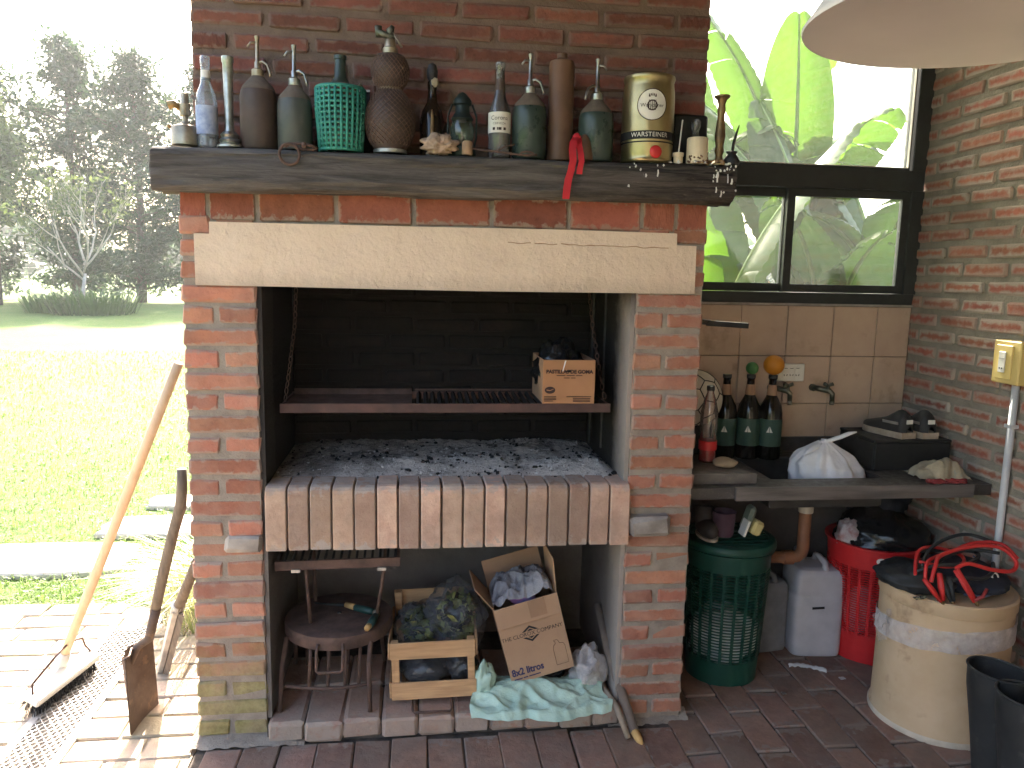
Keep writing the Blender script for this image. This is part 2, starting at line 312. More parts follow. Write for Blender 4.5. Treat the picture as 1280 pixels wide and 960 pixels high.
M_ACACIA = leaf_mat("pale feathery foliage", (.14, .17, .06), (.07, .10, .04), .4, .8)
M_BANANA = leaf_mat("banana leaf", (.085, .155, .022), (.062, .12, .018), .55, 2.5, .35, .6)
M_BANANARIB = mat("banana midrib", (.30, .40, .12), (.2, .28, .08), rough=.5)
M_BANANASTEM = mat("banana stem", (.20, .22, .09), (.22, .13, .07), rough=.7, scale=5, stretch=(1, 1, .3))
M_BARK = mat("bark", (.12, .095, .08), (.07, .055, .045), rough=.95, bump=.6)
M_PALEBARK = mat("pale bark", (.42, .38, .33), (.3, .26, .22), rough=.9)
M_STRAP = leaf_mat("strap leaves", (.10, .17, .06), (.06, .11, .035), .3, 3)
M_SLAB = mat("stepping stone", (.50, .45, .39), (.38, .34, .29), rough=.9, scale=6, bump=.4, bscale=30)
M_WALLOUT = mat("roof underside boards", (.20, .13, .085), (.14, .09, .06), rough=.8, scale=4)
M_CHAR = mat("charcoal", (.016, .015, .015), rough=.8, bump=.4)
M_PAPER = mat("torn paper", (.62, .61, .60), (.5, .49, .48), rough=.8, bump=.3)

def lawn_mat():
    q = NT("lawn turf"); pos = q.n("NewGeometry").outputs["Position"]
    n1 = q.noise(pos, .5, 6); n2 = q.noise(pos, 9, 7, .75); n3 = q.noise(pos, 60, 4, .8)
    c = q.mix(q.ramp(n1, .35, .65), (.10, .185, .045), (.14, .215, .06)); c = q.mix(q.math('MULTIPLY', q.ramp(n2, .5, .72), .65), c, (.27, .25, .11))
    c = q.mix(q.math('MULTIPLY', q.ramp(n3, .3, .7), .5), c, (.07, .12, .02))
    q.l(c, q.p.inputs["Base Color"]); q.p.inputs["Roughness"].default_value = .9; q.p.inputs["Specular IOR Level"].default_value = .2
    q.l(q.bump(q.math('ADD', n3, n2), .9, .05), q.p.inputs["Normal"]); return q.m
M_LAWN = lawn_mat()
def ash_mat():
    q = NT("ash"); pos = q.n("NewGeometry").outputs["Position"]; s = q.n("SeparateXYZ", i0=pos)
    n1 = q.noise(pos, 5, 7, .7); n2 = q.noise(pos, 45, 6, .75); n3 = q.noise(pos, 130, 4, .8)
    w = q.ramp(q.math('ADD', n1, q.math('MULTIPLY', s.outputs[0], .18)), .42, .70)
    c = q.mix(w, (.25, .215, .19), (.66, .61, .57)); c = q.mix(q.math('MULTIPLY', q.ramp(n2, .52, .66), .8), c, (.045, .04, .038)); c = q.mix(q.math('MULTIPLY', q.ramp(q.noise(pos, 13, 6, .7), .52, .62), q.math('MULTIPLY', q.ramp(s.outputs[1], .1, .2), .75)), c, (.06, .054, .05))
    c = q.mix(q.math('MULTIPLY', q.ramp(n3, .5, .7), .6), c, (.38, .36, .355))
    q.l(c, q.p.inputs["Base Color"]); q.p.inputs["Roughness"].default_value = 1; q.p.inputs["Specular IOR Level"].default_value = .1
    q.l(q.bump(q.math('ADD', n2, n3), .9, .012), q.p.inputs["Normal"]); return q.m
M_ASH = ash_mat()

# ------------------------------------------------------------------ mesh builder
OFF = {}
class MB:
    def __init__(s): s.v = []; s.f = []
    def add(s, vs, fs):
        k = len(s.v); s.v += [tuple(p) for p in vs]; s.f += [tuple(i + k for i in f) for f in fs]; return s
    def box(s, c, size, rot=None):
        c = Vector(c); hx, hy, hz = (a / 2 for a in size)
        P = [Vector((x, y, z)) for z in (-hz, hz) for y in (-hy, hy) for x in (-hx, hx)]
        if rot is not None:
            m = rot if isinstance(rot, Matrix) else Euler(rot).to_matrix()
            P = [m @ p for p in P]
        return s.add([p + c for p in P], [(0, 2, 3, 1), (4, 5, 7, 6), (0, 1, 5, 4), (2, 6, 7, 3), (0, 4, 6, 2), (1, 3, 7, 5)])
    def b(s, x0, x1, y0, y1, z0, z1): return s.box(((x0 + x1) / 2, (y0 + y1) / 2, (z0 + z1) / 2), (x1 - x0, y1 - y0, z1 - z0))
    def bevbox(s, c, size, bev, rot=None, jit=0, rng=random):
        c = Vector(c); h = [a / 2 for a in size]; V = []; idx = {}
        m = None if rot is None else (rot if isinstance(rot, Matrix) else Euler(rot).to_matrix())
        for sx in (-1, 1):
            for sy in (-1, 1):
                for sz in (-1, 1):
                    o = [rng.uniform(-jit, jit) for _ in range(3)]
                    for ax in range(3):
                        p = [sx * h[0], sy * h[1], sz * h[2]]
                        for a in range(3):
                            if a != ax: p[a] -= (sx, sy, sz)[a] * bev * (1 if not jit else rng.uniform(.5, 1.6))
                        p = Vector([p[i] + o[i] for i in range(3)])
                        idx[(sx, sy, sz, ax)] = len(V); V.append((m @ p if m else p) + c)
        F = []
        for ax in range(3):
            a, b_ = [i for i in range(3) if i != ax]
            for sg in (-1, 1):
                q = []
                for (u, w) in ((-1, -1), (1, -1), (1, 1), (-1, 1)):
                    k = [0, 0, 0]; k[ax] = sg; k[a] = u; k[b_] = w; q.append(idx[(*k, ax)])
                F.append(q)
        for ax in range(3):
            a, b_ = [i for i in range(3) if i != ax]
            for u in (-1, 1):
                for w in (-1, 1):
                    k1 = [0, 0, 0]; k1[ax] = -1; k1[a] = u; k1[b_] = w; k2 = list(k1); k2[ax] = 1
                    F.append([idx[(*k1, a)], idx[(*k1, b_)], idx[(*k2, b_)], idx[(*k2, a)]])
        for sx in (-1, 1):
            for sy in (-1, 1):
                for sz in (-1, 1): F.append([idx[(sx, sy, sz, 0)], idx[(sx, sy, sz, 1)], idx[(sx, sy, sz, 2)]])
        ctr = c; G = []
        for f in F:
            p = [V[i] for i in f]; nrm = (p[1] - p[0]).cross(p[2] - p[0]); mid = sum(p, Vector()) / len(p)
            G.append(f if nrm.dot(mid - ctr) > 0 else f[::-1])
        return s.add(V, G)
    def tube(s, pts, r, n=8, closed=False, cap=True, flat=1.0):
        pts = [Vector(p) for p in pts]; k = len(pts); rr = r if isinstance(r, (list, tuple)) else [r] * k
        V = []; up = None
        for i, p in enumerate(pts):
            if closed: t = (pts[(i + 1) % k] - pts[i - 1])
            else: t = pts[min(i + 1, k - 1)] - pts[max(i - 1, 0)]
            t.normalize()
            if up is None:
                up = Vector((0, 0, 1)) if abs(t.z) < .9 else Vector((1, 0, 0))
            a = t.cross(up); 
            if a.length < 1e-6: a = t.orthogonal()
            a.normalize(); b_ = a.cross(t); up = b_
            for j in range(n):
                th = 2 * math.pi * j / n; V.append(p + (a * math.cos(th) + b_ * math.sin(th) * flat) * rr[i])
        F = []
        for i in range(k if closed else k - 1):
            i2 = (i + 1) % k
            for j in range(n): j2 = (j + 1) % n; F.append((i * n + j, i * n + j2, i2 * n + j2, i2 * n + j))
        if cap and not closed: F += [tuple(range(n))[::-1], tuple(range((k - 1) * n, k * n))]
        return s.add(V, F)
    def lathe(s, prof, c=(0, 0, 0), n=28, a0=0, a1=2 * math.pi, cap=True, m=None):
        full = abs(a1 - a0 - 2 * math.pi) < 1e-6; cols = n if full else n + 1; V = []
        for (r, z) in prof:
            for j in range(cols):
                th = a0 + (a1 - a0) * j / n; p = Vector((r * math.cos(th), r * math.sin(th), z))
                if m is not None: p = m @ p
                V.append(p + Vector(c))
        F = []; k = len(prof)
        for i in range(k - 1):
            for j in range(n):
                j2 = (j + 1) % cols if full else j + 1
                F.append((i * cols + j, i * cols + j2, (i + 1) * cols + j2, (i + 1) * cols + j))
        if cap and full:
            if prof[0][0] > 1e-5: F.append(tuple(range(cols))[::-1])
            if prof[-1][0] > 1e-5: F.append(tuple(range((k - 1) * cols, k * cols)))
        return s.add(V, F)
    def grid(s, fn, nu, nv, closeu=False):
        V = [fn(i / nu, j / nv) for j in range(nv + 1) for i in range(nu + (0 if closeu else 1))]; w = nu + (0 if closeu else 1)
        F = [(j * w + i, j * w + (i + 1) % w, (j + 1) * w + (i + 1) % w, (j + 1) * w + i) for j in range(nv) for i in range(nu)]
        return s.add(V, F)
    def poly(s, pts, y0, y1):
        """prism: outline in (x,z), extruded along y"""
        k = len(pts); V = [(x, y0, z) for x, z in pts] + [(x, y1, z) for x, z in pts]
        F = [tuple(range(k)), tuple(range(2 * k - 1, k - 1, -1))] + [(i, i + k, (i + 1) % k + k, (i + 1) % k) for i in range(k)]
        return s.add(V, F)
    def blob(s, c, rad, seed=0, amp=.25, freq=1.6, n=28, rough=.08, flat=None, ridge=.0):
        c = Vector(c); sv = Vector((seed * 3.7, seed * 1.3, seed * 7.1))
        def fn(u, v):
            th = 2 * math.pi * u; ph = math.pi * (v * .998 + .001)
            d = Vector((math.sin(ph) * math.cos(th), math.sin(ph) * math.sin(th), -math.cos(ph)))
            k = 1 + amp * noise.noise(d * freq + sv) + rough * noise.noise(d * freq * 3.7 + sv) + (ridge * (crease(d * freq * 1.1 + sv) + .5 * crease(d * freq * 2.6 + sv)) if ridge else 0)
            p = Vector((d.x * rad[0], d.y * rad[1], d.z * rad[2])) * k
            if flat is not None: p.z = max(p.z, flat)
            return p + c
        return s.grid(fn, n, n // 2 + 2, closeu=True)
    def move(s, m):
        s.v = [tuple(m @ Vector(p)) for p in s.v]; return s
    def mesh(s, name, off=(0, 0, 0)):
        me = bpy.data.meshes.new(name); o = off
        me.from_pydata([(p[0] - o[0], p[1] - o[1], p[2] - o[2]) for p in s.v], [], s.f); me.update(); return me
    def build(s, name, m, parent=None, at=None, smooth=False, sharp=None, kind=None, flip=False):
        off = OFF[parent.name] if parent is not None else (at or (0, 0, 0))
        me = s.mesh(name, off)
        if m is not None: me.materials.append(m)
        if smooth:
            me.polygons.foreach_set("use_smooth", [True] * len(me.polygons))
            if sharp: 
                try: me.set_sharp_from_angle(angle=R(sharp))
                except Exception: pass
        o = bpy.data.objects.new(name, me); COL.objects.link(o)
        if parent is not None: o.parent = parent
        else: o.location = off
        OFF[o.name] = off
        if kind: o["kind"] = kind
        return o

def crease(p):
    d = noise.voronoi(p)[0]; return .32 - (d[1] - d[0])
def tag(o, label, cat, group=None, kind=None):
    o["label"] = label; o["category"] = cat
    if group: o["group"] = group
    if kind: o["kind"] = kind
    return o
def thing(name, label, cat, loc=(0, 0, 0), group=None):
    o = bpy.data.objects.new(name, None); COL.objects.link(o); o.location = loc; OFF[o.name] = tuple(loc); o.empty_display_size = .05
    return tag(o, label, cat, group)
def inst(me, name, parent, loc, rotz=0, scale=(1, 1, 1), rot=None):
    o = bpy.data.objects.new(name, me); COL.objects.link(o); o.parent = parent; off = OFF[parent.name]
    o.location = (loc[0] - off[0], loc[1] - off[1], loc[2] - off[2]); o.rotation_euler = rot or (0, 0, rotz); o.scale = scale; OFF[o.name] = loc
    return o
def text_mb(body, size, fn, sx=1.0, shear=0.0, spacing=1.0, bold=0.0):
    cu = bpy.data.curves.new("txt", 'FONT'); cu.body = body; cu.size = size; cu.align_x = 'CENTER'; cu.align_y = 'CENTER'; cu.shear = shear; cu.space_character = spacing
    cu.resolution_u = 3; cu.offset = bold
    o = bpy.data.objects.new("txt", cu); COL.objects.link(o)
    dg = bpy.context.evaluated_depsgraph_get(); me = bpy.data.meshes.new_from_object(o.evaluated_get(dg))
    mb = MB(); mb.add([fn(v.co.x * sx, v.co.y) for v in me.vertices], [tuple(p.vertices) for p in me.polygons])
    bpy.data.objects.remove(o); bpy.data.curves.remove(cu); bpy.data.meshes.remove(me); return mb
def around(cx, cy, r, th0, z0):
    """text wrapped round a vertical cylinder; th0 = angle of the middle"""
    return lambda x, y: (cx + r * math.cos(th0 + x / r), cy + r * math.sin(th0 + x / r), z0 + y)
def N(x, y=0., z=0.): return noise.noise(Vector((x, y, z)))

BR = {}
def brick_mesh(kind, L, D, H, m, bev=.006, jit=.0025, nvar=7):
    """nvar variants; origin at the middle of the front face, front looks to -y"""
    if kind in BR: return random.choice(BR[kind])
    rng = random.Random(kind); out = []
    for k in range(nvar):
        mb = MB().bevbox((0, D / 2, 0), (L, D, H), bev, jit=jit, rng=rng); me = mb.mesh(kind); me.materials.append(m); out.append(me)
    BR[kind] = out; return random.choice(out)
def row(parent, kind, m, x0, x1, z, yf, L, H, D, gap=.014, start=0.0, name="brick", axis='x', bev=.006, jy=.003, joined=None):
    """one course of bricks from x0 to x1 along x (or, axis='y', along -y with the face looking to -x at x=yf)"""
    x = x0 - start
    while x < x1 - .02:
        l = L * random.uniform(.95, 1.04); a, b_ = max(x, x0), min(x + l, x1)
        if x1 - b_ < .03: b_ = x1
        if b_ - a > .025:
            me = brick_mesh(kind, L, D, H, m, bev)
            c = (a + b_) / 2; s = ((b_ - a) / L, 1, random.uniform(.93, 1.06)); dy = random.uniform(-jy, jy)
            tilt = random.uniform(-.006, .006)
            if joined is not None:
                if axis == 'x': joined.bevbox((c, yf + D / 2 + dy, z), (b_ - a, D, H), bev, jit=.002)
                else: joined.bevbox((yf + D / 2 + dy, -c, z), (D, b_ - a, H), bev, jit=.002)
            elif axis == 'x': inst(me, name, parent, (c, yf + dy, z + random.uniform(-.0015, .0015)), 0, s, (0, tilt, 0))
            else: inst(me, name, parent, (yf + dy, -c, z + random.uniform(-.0015, .0015)), 0, s, (0, tilt, -math.pi / 2))
        x = b_ + gap

def leaf_quads(mb, pts, size, rng, droop=.3, per=1, spread=.2, aspect=.5):
    for p in pts:
        for _ in range(per):
            c = p + Vector((rng.gauss(0, spread), rng.gauss(0, spread), rng.gauss(0, spread * .8))); a = Vector((rng.gauss(0, 1), rng.gauss(0, 1), rng.gauss(-droop, .7))).normalized(); b_ = a.orthogonal().normalized(); b_ = Matrix.Rotation(rng.uniform(0, 6.28), 3, a) @ b_
            s = size * rng.uniform(.6, 1.4); mb.add([c - a * s * .5, c + b_ * s * aspect * .5, c + a * s * .5, c - b_ * s * aspect * .5], [(0, 1, 2, 3)])

# ------------------------------------------------------------------ ground, patio
def struct(o): o["kind"] = "structure"; return o
def lawn_fn(u, v):
    x = (u - .5) * 2; y = v
    X = 260 * x * abs(x) ** .8; Y = -30 + 330 * v ** 1.6
    return (X, Y, -.03 + .02 * N(X * .6, Y * .6))
struct(MB().grid(lawn_fn, 90, 110).build("lawn", M_LAWN, smooth=True))
struct(MB().b(-3.2, 4.0, -7.0, 1.12, -.12, -.012).build("patio_base", M_JOINT))
floor = struct(MB().b(0.0, 2.80, -3.0, .66, -.012, -.006).build("brick_floor", M_JOINT)); 
pv = 0
x = .03; ci = 0
while x < 2.76:
    w = .112; st = (.117 if (ci % 2 and x > 1.53) else 0) + random.uniform(-.01, .01)
    for k in range(8):
        y1_ = (.60 if x > 1.53 else -.041) - st - k * .232
        if y1_ < -1.0: break
        me = brick_mesh("paver_in", .112, .224, .03, M_PAVER, .004, .0025, 9)
        inst(me, "paver", floor, (x + w / 2, y1_ - .224, -.013 + random.uniform(-.002, .0025)), 0, (1.03, 1, 1), (random.uniform(-.006, .006), random.uniform(-.006, .006), random.uniform(-.01, .01)))
    x += w + .007; ci += 1
jb = MB()
for i in range(24):
    for k in range(8):
        yy = -3.0 + k * .233 + (.12 if i % 2 else 0)
        if yy + .224 < -1.0: jb.bevbox((.086 + i * .122, yy + .112, -.012), (.112, .224, .03), .004, jit=.002)
jb.build("paving_near_camera", M_PAVER, floor, kind="stuff")
pat = struct(MB().b(-3.15, -.004, -3.0, 1.08, -.012, -.006).build("brick_patio", mat("sandy joint", (.30, .255, .205), (.2, .17, .135), rough=1, scale=20, bump=.8, bscale=100)))
for k, y in enumerate([-.55 + .121 * i for i in range(14)]):
    for (xa, xb) in ((-1.7, -.60), (-.40, -.01)):
        x = xa + (.06 if k % 2 else .0) * (1 if xa < -1 else 0); first = True
        while x < xb - .02:
            l = .226 if not (first and k % 2 and xa > -1) else .13
            l = min(l, xb - x); first = False
            if l > .03:
                me = brick_mesh("paver_out", .226, .112, .03, M_PAVER_L, .004, .003, 9)
                inst(me, "paver", pat, (x + l / 2, y, -.013 + random.uniform(-.003, .003)), 0, (l / .226, 1, 1), (random.uniform(-.008, .008), random.uniform(-.008, .008), 0))
            x += l + .009
jb = MB()
for k in range(34):
    y = -3.0 + k * .121 - .01
    for i in range(9):
        x = -1.82 - i * .235 + (.1 if k % 2 else 0)
        if x - .12 > -3.15 and y < 1.0: jb.bevbox((x, y + .056, -.013), (.226, .112, .03), .004, jit=.003)
    if y < -.65:
        for i in range(5): jb.bevbox((-1.55 + i * .235, y + .056, -.013), (.226, .112, .03), .004, jit=.003)
jb.build("paving_outer", M_PAVER_L, pat, kind="stuff")

# stepping stones in the lawn
for i, (x0, x1, y0, y1, lab) in enumerate([(-1.75, -.80, 1.52, 1.98, "pale stepping slab nearest the patio, left of the broom handle"),
        (-1.15, -.30, 2.08, 2.45, "second pale stepping slab beyond the patio, behind the broom handle"),
        (-1.05, -.15, 2.62, 2.90, "farthest thin looking stepping slab in the lawn behind the tool handles")]):
    mb = MB(); pts = []
    rng = random.Random(i)
    for a in range(18):
        th = 2 * math.pi * a / 18; c, s_ = math.cos(th), math.sin(th); k = 1 / max(abs(c), abs(s_)) ** .85
        pts.append(((x0 + x1) / 2 + (x1 - x0) / 2 * c * k * rng.uniform(.95, 1.03), (y0 + y1) / 2 + (y1 - y0) / 2 * s_ * k * rng.uniform(.95, 1.03)))
    n = len(pts); ins = [((x0 + x1) / 2 + (p[0] - (x0 + x1) / 2) * .97, (y0 + y1) / 2 + (p[1] - (y0 + y1) / 2) * .95) for p in pts]
    mb.add([(p[0], p[1], -.06) for p in pts] + [(p[0], p[1], -.008) for p in pts] + [(p[0], p[1], .002) for p in ins],
           [(j, (j + 1) % n, n + (j + 1) % n, n + j) for j in range(n)] + [(n + j, n + (j + 1) % n, 2 * n + (j + 1) % n, 2 * n + j) for j in range(n)] + [tuple(range(2 * n, 3 * n))])
    tag(mb.build("stepping_stone", M_SLAB, at=((x0 + x1) / 2, (y0 + y1) / 2, -.06)), lab, "stepping stone", "slabs set in the lawn")

# drain channel with expanded metal cover
dr = thing("drain_channel", "drain channel with expanded metal cover and pale steel edges in the patio", "drain", (-.50, 0, 0))
MB().b(-.575, -.425, -2.0, .98, -.10, -.085).build("channel_bed", M_SLAB, dr)
for x in (-.587, -.413):
    MB().b(x - .014, x + .014, -2.0, .99, -.02, .006).build("edge_rail", M_LIGHTMETAL, dr)
mb = MB(); py = .035; pxx = .026; ny = int(2.9 / py)
for j in range(ny):
    for i in range(6):
        x = -.572 + i * pxx; y = -1.98 + j * py
        for (dx, dy) in ((pxx / 2, py / 2), (pxx / 2, -py / 2)):
            if x + dx > -.426: continue
            a = Vector((x, y, .001)); b_ = Vector((x + dx, y + dy, .001 + .003))
            d = (b_ - a).normalized(); nn = Vector((-d.y, d.x, 0)) * .0016
            mb.add([a - nn, a + nn, b_ + nn, b_ - nn, a - nn + Vector((0, 0, .004)), a + nn + Vector((0, 0, .004)), b_ + nn + Vector((0, 0, .004)), b_ - nn + Vector((0, 0, .004))], [(4, 7, 6, 5), (0, 4, 5, 1), (2, 6, 7, 3), (0, 3, 7, 4), (1, 5, 6, 2)])
            a2 = Vector((x + pxx, y, .001))
            b2 = Vector((x + dx, y + dy, .004)); d = (b2 - a2).normalized(); nn = Vector((-d.y, d.x, 0)) * .0016
            mb.add([a2 - nn, a2 + nn, b2 + nn, b2 - nn, a2 - nn + Vector((0, 0, .004)), a2 + nn + Vector((0, 0, .004)), b2 + nn + Vector((0, 0, .004)), b2 - nn + Vector((0, 0, .004))], [(4, 7, 6, 5), (0, 4, 5, 1), (2, 6, 7, 3), (0, 3, 7, 4), (1, 5, 6, 2)])
mb.build("mesh_cover", M_LIGHTMETAL, dr, kind="stuff")

# ------------------------------------------------------------------ fireplace
PW, OX0, OX1, FX1 = .219, .219, 1.399, 1.627
fp = thing("brick_fireplace", "large built-in red brick barbecue fireplace with cream lintel and open firebox", "fireplace", (.81, .3, 0))
# cores (mortar bodies, recessed behind the bricks)
core = MB()
core.b(.007, OX0 - .004, .006, .66, 0, 1.86); core.b(OX1 + .004, FX1 - .007, .006, .66, 0, 1.86)
core.b(OX0 - .003, OX1 + .003, .007, .10, 1.486, 1.859)
core.build("mortar", M_MORTAR, fp)
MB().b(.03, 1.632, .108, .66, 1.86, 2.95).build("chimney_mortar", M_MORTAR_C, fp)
# firebox lining
fb = MB()
fb.b(OX0 - .002, OX0 + .012, .012, .60, .07, 1.485); fb.b(OX1 - .012, OX1 + .002, .012, .60, .07, 1.485)
fb.b(OX0, OX1, .101, .12, 1.485, 1.858)
fb.build("firebox_side", M_FIREPLASTER, fp)
MB().b(OX0, OX1, .60, .655, 0, 1.858).build("firebox_back", M_FIREPLASTER, fp)
MB().b(OX0, OX1, .121, .599, 1.835, 1.857).build("smoke_hood", M_FIREPLASTER, fp)
z = .93; k = 0
while z < 1.60:
    row(fp, "soot", M_SOOTBRICK, OX0 + .014, OX1 - .014, z, .588, .222, .052, .03, .015, .11 if k % 2 else 0, "firebox_brick"); z += .067; k += 1
# piers: courses alternate one stretcher, two headers
NC = 22; PITCH = .0672; Z0 = .051
for side, (xa, xb) in enumerate(((0.0, OX0), (OX1, FX1))):
    for i in range(NC + 3):
        z = Z0 + i * PITCH
        if z > 1.685: break
        nm = "brick"
        if z > 1.47 and z < 1.50: pass
        yf = random.uniform(-.002, .002); w = xb - xa
        if (i + side) % 2 == (1 if side == 0 else 0):
            row(fp, "str", M_BRICK, xa, xb, z, yf, w, .053, .105, 0, 0, nm)
        else:
            m = xa + w * random.uniform(.44, .5)
            row(fp, "hdrA", M_BRICK, xa, m - .007, z, yf, .105, .053, .2, 0, 0, nm); row(fp, "hdrB", M_BRICK, m + .008, xb, z, yf + .002, .105, .053, .2, 0, 0, nm)
# side faces (seen only from the side)
sb = MB()
for i in range(NC + 5):
    z = Z0 + i * PITCH; y = .125 if i % 2 else .225
    while y < .62:
        l = min(.222, .655 - y)
        if l > .04:
            sb.bevbox((.05, y + l / 2, z), (.10, l, .049), .005, jit=.002); sb.bevbox((FX1 - .05, y + l / 2, z), (.10, l, .049), .005, jit=.002)
        y += l + .014
sb.build("side_brickwork", M_BRICK_R, fp, kind="stuff")
# odd cut stones beside the hearth
MB().bevbox((.155, .02, .672), (.115, .06, .055), .012, jit=.006).build("cut_stone", M_PLASTER, fp)
MB().bevbox((1.475, -.005, .712), (.145, .07, .07), .012, jit=.008).build("cut_stone", M_PLASTER, fp)
# flat bricks above the lintel
xs = [0.0, .085, .226, .458, .690, .930, 1.172, 1.408, 1.52, 1.627]
for a, b_ in zip(xs[:-1], xs[1:]):
    me = brick_mesh("flat", .226, .05, .098, M_FLATBRICK, .004, .002, 6)
    inst(me, "flat_brick", fp, ((a + b_) / 2, random.uniform(-.002, .002), 1.727), 0, ((b_ - a - .012) / .226, 1, 1))
MB().b(.01, 1.62, .02, .1, 1.775, 1.80).build("bed_joint", M_MORTAR, fp)
# cream lintel
mb = MB()
outl = [(.045, 1.484), (.32, 1.4835), (.6, 1.4815), (.9, 1.4805), (1.2, 1.482), (1.59, 1.484), (1.588, 1.636), (1.523, 1.637), (1.522, 1.674), (1.1, 1.676), (.7, 1.673), (.4, 1.672), (.090, 1.671), (.089, 1.636), (.045, 1.636)]
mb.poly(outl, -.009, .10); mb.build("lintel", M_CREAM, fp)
# crack lines in the plaster of the lintel
mb = MB(); pts = []
x = .98
while x < 1.50:
    pts.append((x, -.0093, 1.632 + .004 * N(x * 30) - .01 * (x - 1.0))); x += .012
seg = []
for i in range(len(pts) - 1):
    if N(i * .9, 3) > -.25:
        a, b_ = Vector(pts[i]), Vector(pts[i + 1]); w = .0012 + .0012 * abs(N(i * .7, 9)); mb.add([a + Vector((0, 0, w)), a - Vector((0, 0, w)), b_ - Vector((0, 0, w)), b_ + Vector((0, 0, w))], [(0, 1, 2, 3)])
mb.build("plaster_crack", M_CARD_IN, fp)
# chimney breast
z = 1.885; k = 0
while z < 2.90:
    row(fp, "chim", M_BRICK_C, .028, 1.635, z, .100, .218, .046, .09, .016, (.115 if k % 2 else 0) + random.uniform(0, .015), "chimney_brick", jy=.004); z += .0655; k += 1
# hearth slab, its soldier bricks
MB().b(OX0 - .0, OX1 + .0, .06, .60, .66, .852).build("hearth_slab", M_PLASTER, fp)
MB().b(.236, 1.396, -.018, .06, .664, .852).build("hearth_mortar", M_MORTAR_C, fp)
hb = []
for k in range(4):
    mb = MB(); rng = random.Random(k); w = .0635; prof = [(-.032, .658), (-.032, .838), (-.029, .850), (-.021, .859), (-.01, .863), (.10, .862), (.10, .8), (.02, .66)]
    c = [rng.uniform(-.001, .001) for _ in prof]
    def ring(x, ins): return [(x, y + (ins if y < 0 else -ins), z + (ins if z < .7 else -ins)) for (y, z) in prof]
    V = ring(-w / 2, .003) + ring(-w / 2 + .003, 0) + ring(w / 2 - .003, 0) + ring(w / 2, .003); n = len(prof)
    F = [(i + r * n, (i + 1) % n + r * n, (i + 1) % n + (r + 1) * n, i + (r + 1) * n) for r in range(3) for i in range(n)] + [tuple(range(n))[::-1], tuple(range(3 * n, 4 * n))]
    mb.add([(v[0], v[1], v[2] - .76) for v in V], F); me = mb.mesh("hearth_brick"); me.materials.append(M_HEARTH); hb.append(me)
nh = 17
for i in range(nh):
    x = .230 + (1.402 - .230) * (i + .5) / nh
    inst(hb[i % 4], "hearth_brick", fp, (x, random.uniform(-.003, .002), .76 + random.uniform(-.002, .002) - .001 * (i - 8) * .3), 0, (random.uniform(.97, 1.02), 1, 1), (0, random.uniform(-.006, .006), 0))
# step in front of the niche
MB().b(OX0 + .0, OX1 - .0, -.012, .60, -.01, .055).build("step_core", M_JOINT, fp)
x = OX0 + .004; i = 0
while x < OX1 - .03:
    l = min(.117 * random.uniform(.95, 1.05), OX1 - .004 - x)
    for (y0, y1) in ((-.03 + random.uniform(-.006, .006), .195), (.205, .42)):
        me = brick_mesh("step", .117, .225, .068, M_STEP, .009, .002, 8)
        inst(me, "step_brick", fp, (x + l / 2, y0, .037 + random.uniform(-.003, .003)), 0, (l / .117, (y1 - y0) / .225, 1), (random.uniform(-.006, .006), 0, 0))
    x += l + .003; i += 1
mb = MB(); mb.grid(lambda u, v: (-.02 + u * .36, -.045 + v * .10 + .01 * N(u * 9), (.006 + .032 * v) * (1 - abs(u - .45) ** 4 * 8) + .006 * N(u * 14, v * 5)), 30, 8).build("cement_fillet", M_MORTAR, fp, smooth=True)
mb = MB(); mb.grid(lambda u, v: (1.36 + u * .29, -.022 + v * .06 + .01 * N(u * 9, 5), -.004 + .026 * v + .006 * N(u * 14, v * 5, 4)), 24, 6).build("cement_fillet", M_MORTAR, fp, smooth=True)

# timber mantel beam
beam = thing("mantel_beam", "rough dark weathered timber beam serving as mantel shelf", "beam", (.81, 0, 1.755))
def beam_fn(u, v):
    x = -.052 + 1.735 * u
    th = 2 * math.pi * v; yc = .01; zc = 1.816 + .010 * u; hy = .092; hz = .062 - .004 * u
    c, s_ = math.cos(th), math.sin(th); p = .42
    y = yc + hy * math.copysign(abs(c) ** p, c); z = zc + hz * math.copysign(abs(s_) ** p, s_)
    e = min(1, min(u, 1 - u) / .004) ** .5
    z = zc + (z - zc) * (.80 + .20 * e); y = yc + (y - yc) * (.85 + .15 * e)
    g = .010 * N(x * 2.6, y * 22, z * 22) + .006 * N(x * 7, y * 55, z * 55) - .007 * max(0, .25 - abs(N(x * 1.6, y * 26 + 3, z * 34))) * 4 * .5 + .002 * N(x * 30, y * 110, z * 110)
    return (x, y + g * (1 if c < 0 else .3), z + g * .8 + .004 * N(x * 3, 7))
mb = MB(); mb.grid(lambda u, v: beam_fn(v, 1 - u), 110, 260, closeu=True)
n = 110; mb.f += [tuple(range(n))[::-1], tuple(range(260 * n, 261 * n))]
mb.build("timber", M_BEAM, beam, smooth=True, sharp=50)
wx = MB(); rng = random.Random(5)
for i in range(34):
    x = rng.choice([rng.uniform(1.33, 1.45), rng.uniform(1.60, 1.675), rng.uniform(1.60, 1.675)]); z = 1.882 - rng.random() ** 1.6 * .085; l = rng.uniform(.004, .028) if z < 1.86 else rng.uniform(.003, .008); r = rng.uniform(.0012, .0034)
    y = -.0855 - .0045 * rng.random()
    if z > 1.872: y = -.078
    wx.tube([(x, y, z), (x + .001, y - .001, z - l * .5), (x + rng.uniform(-.002, .002), y, z - l)], [r * .7, r, r * 1.1], 6)
for i in range(26):
    x = rng.uniform(1.38, 1.68); wx.blob((x, rng.uniform(-.08, -.02), 1.884 + .004 * rng.random()), (rng.uniform(.003, .010), .006, .004), i, n=8)
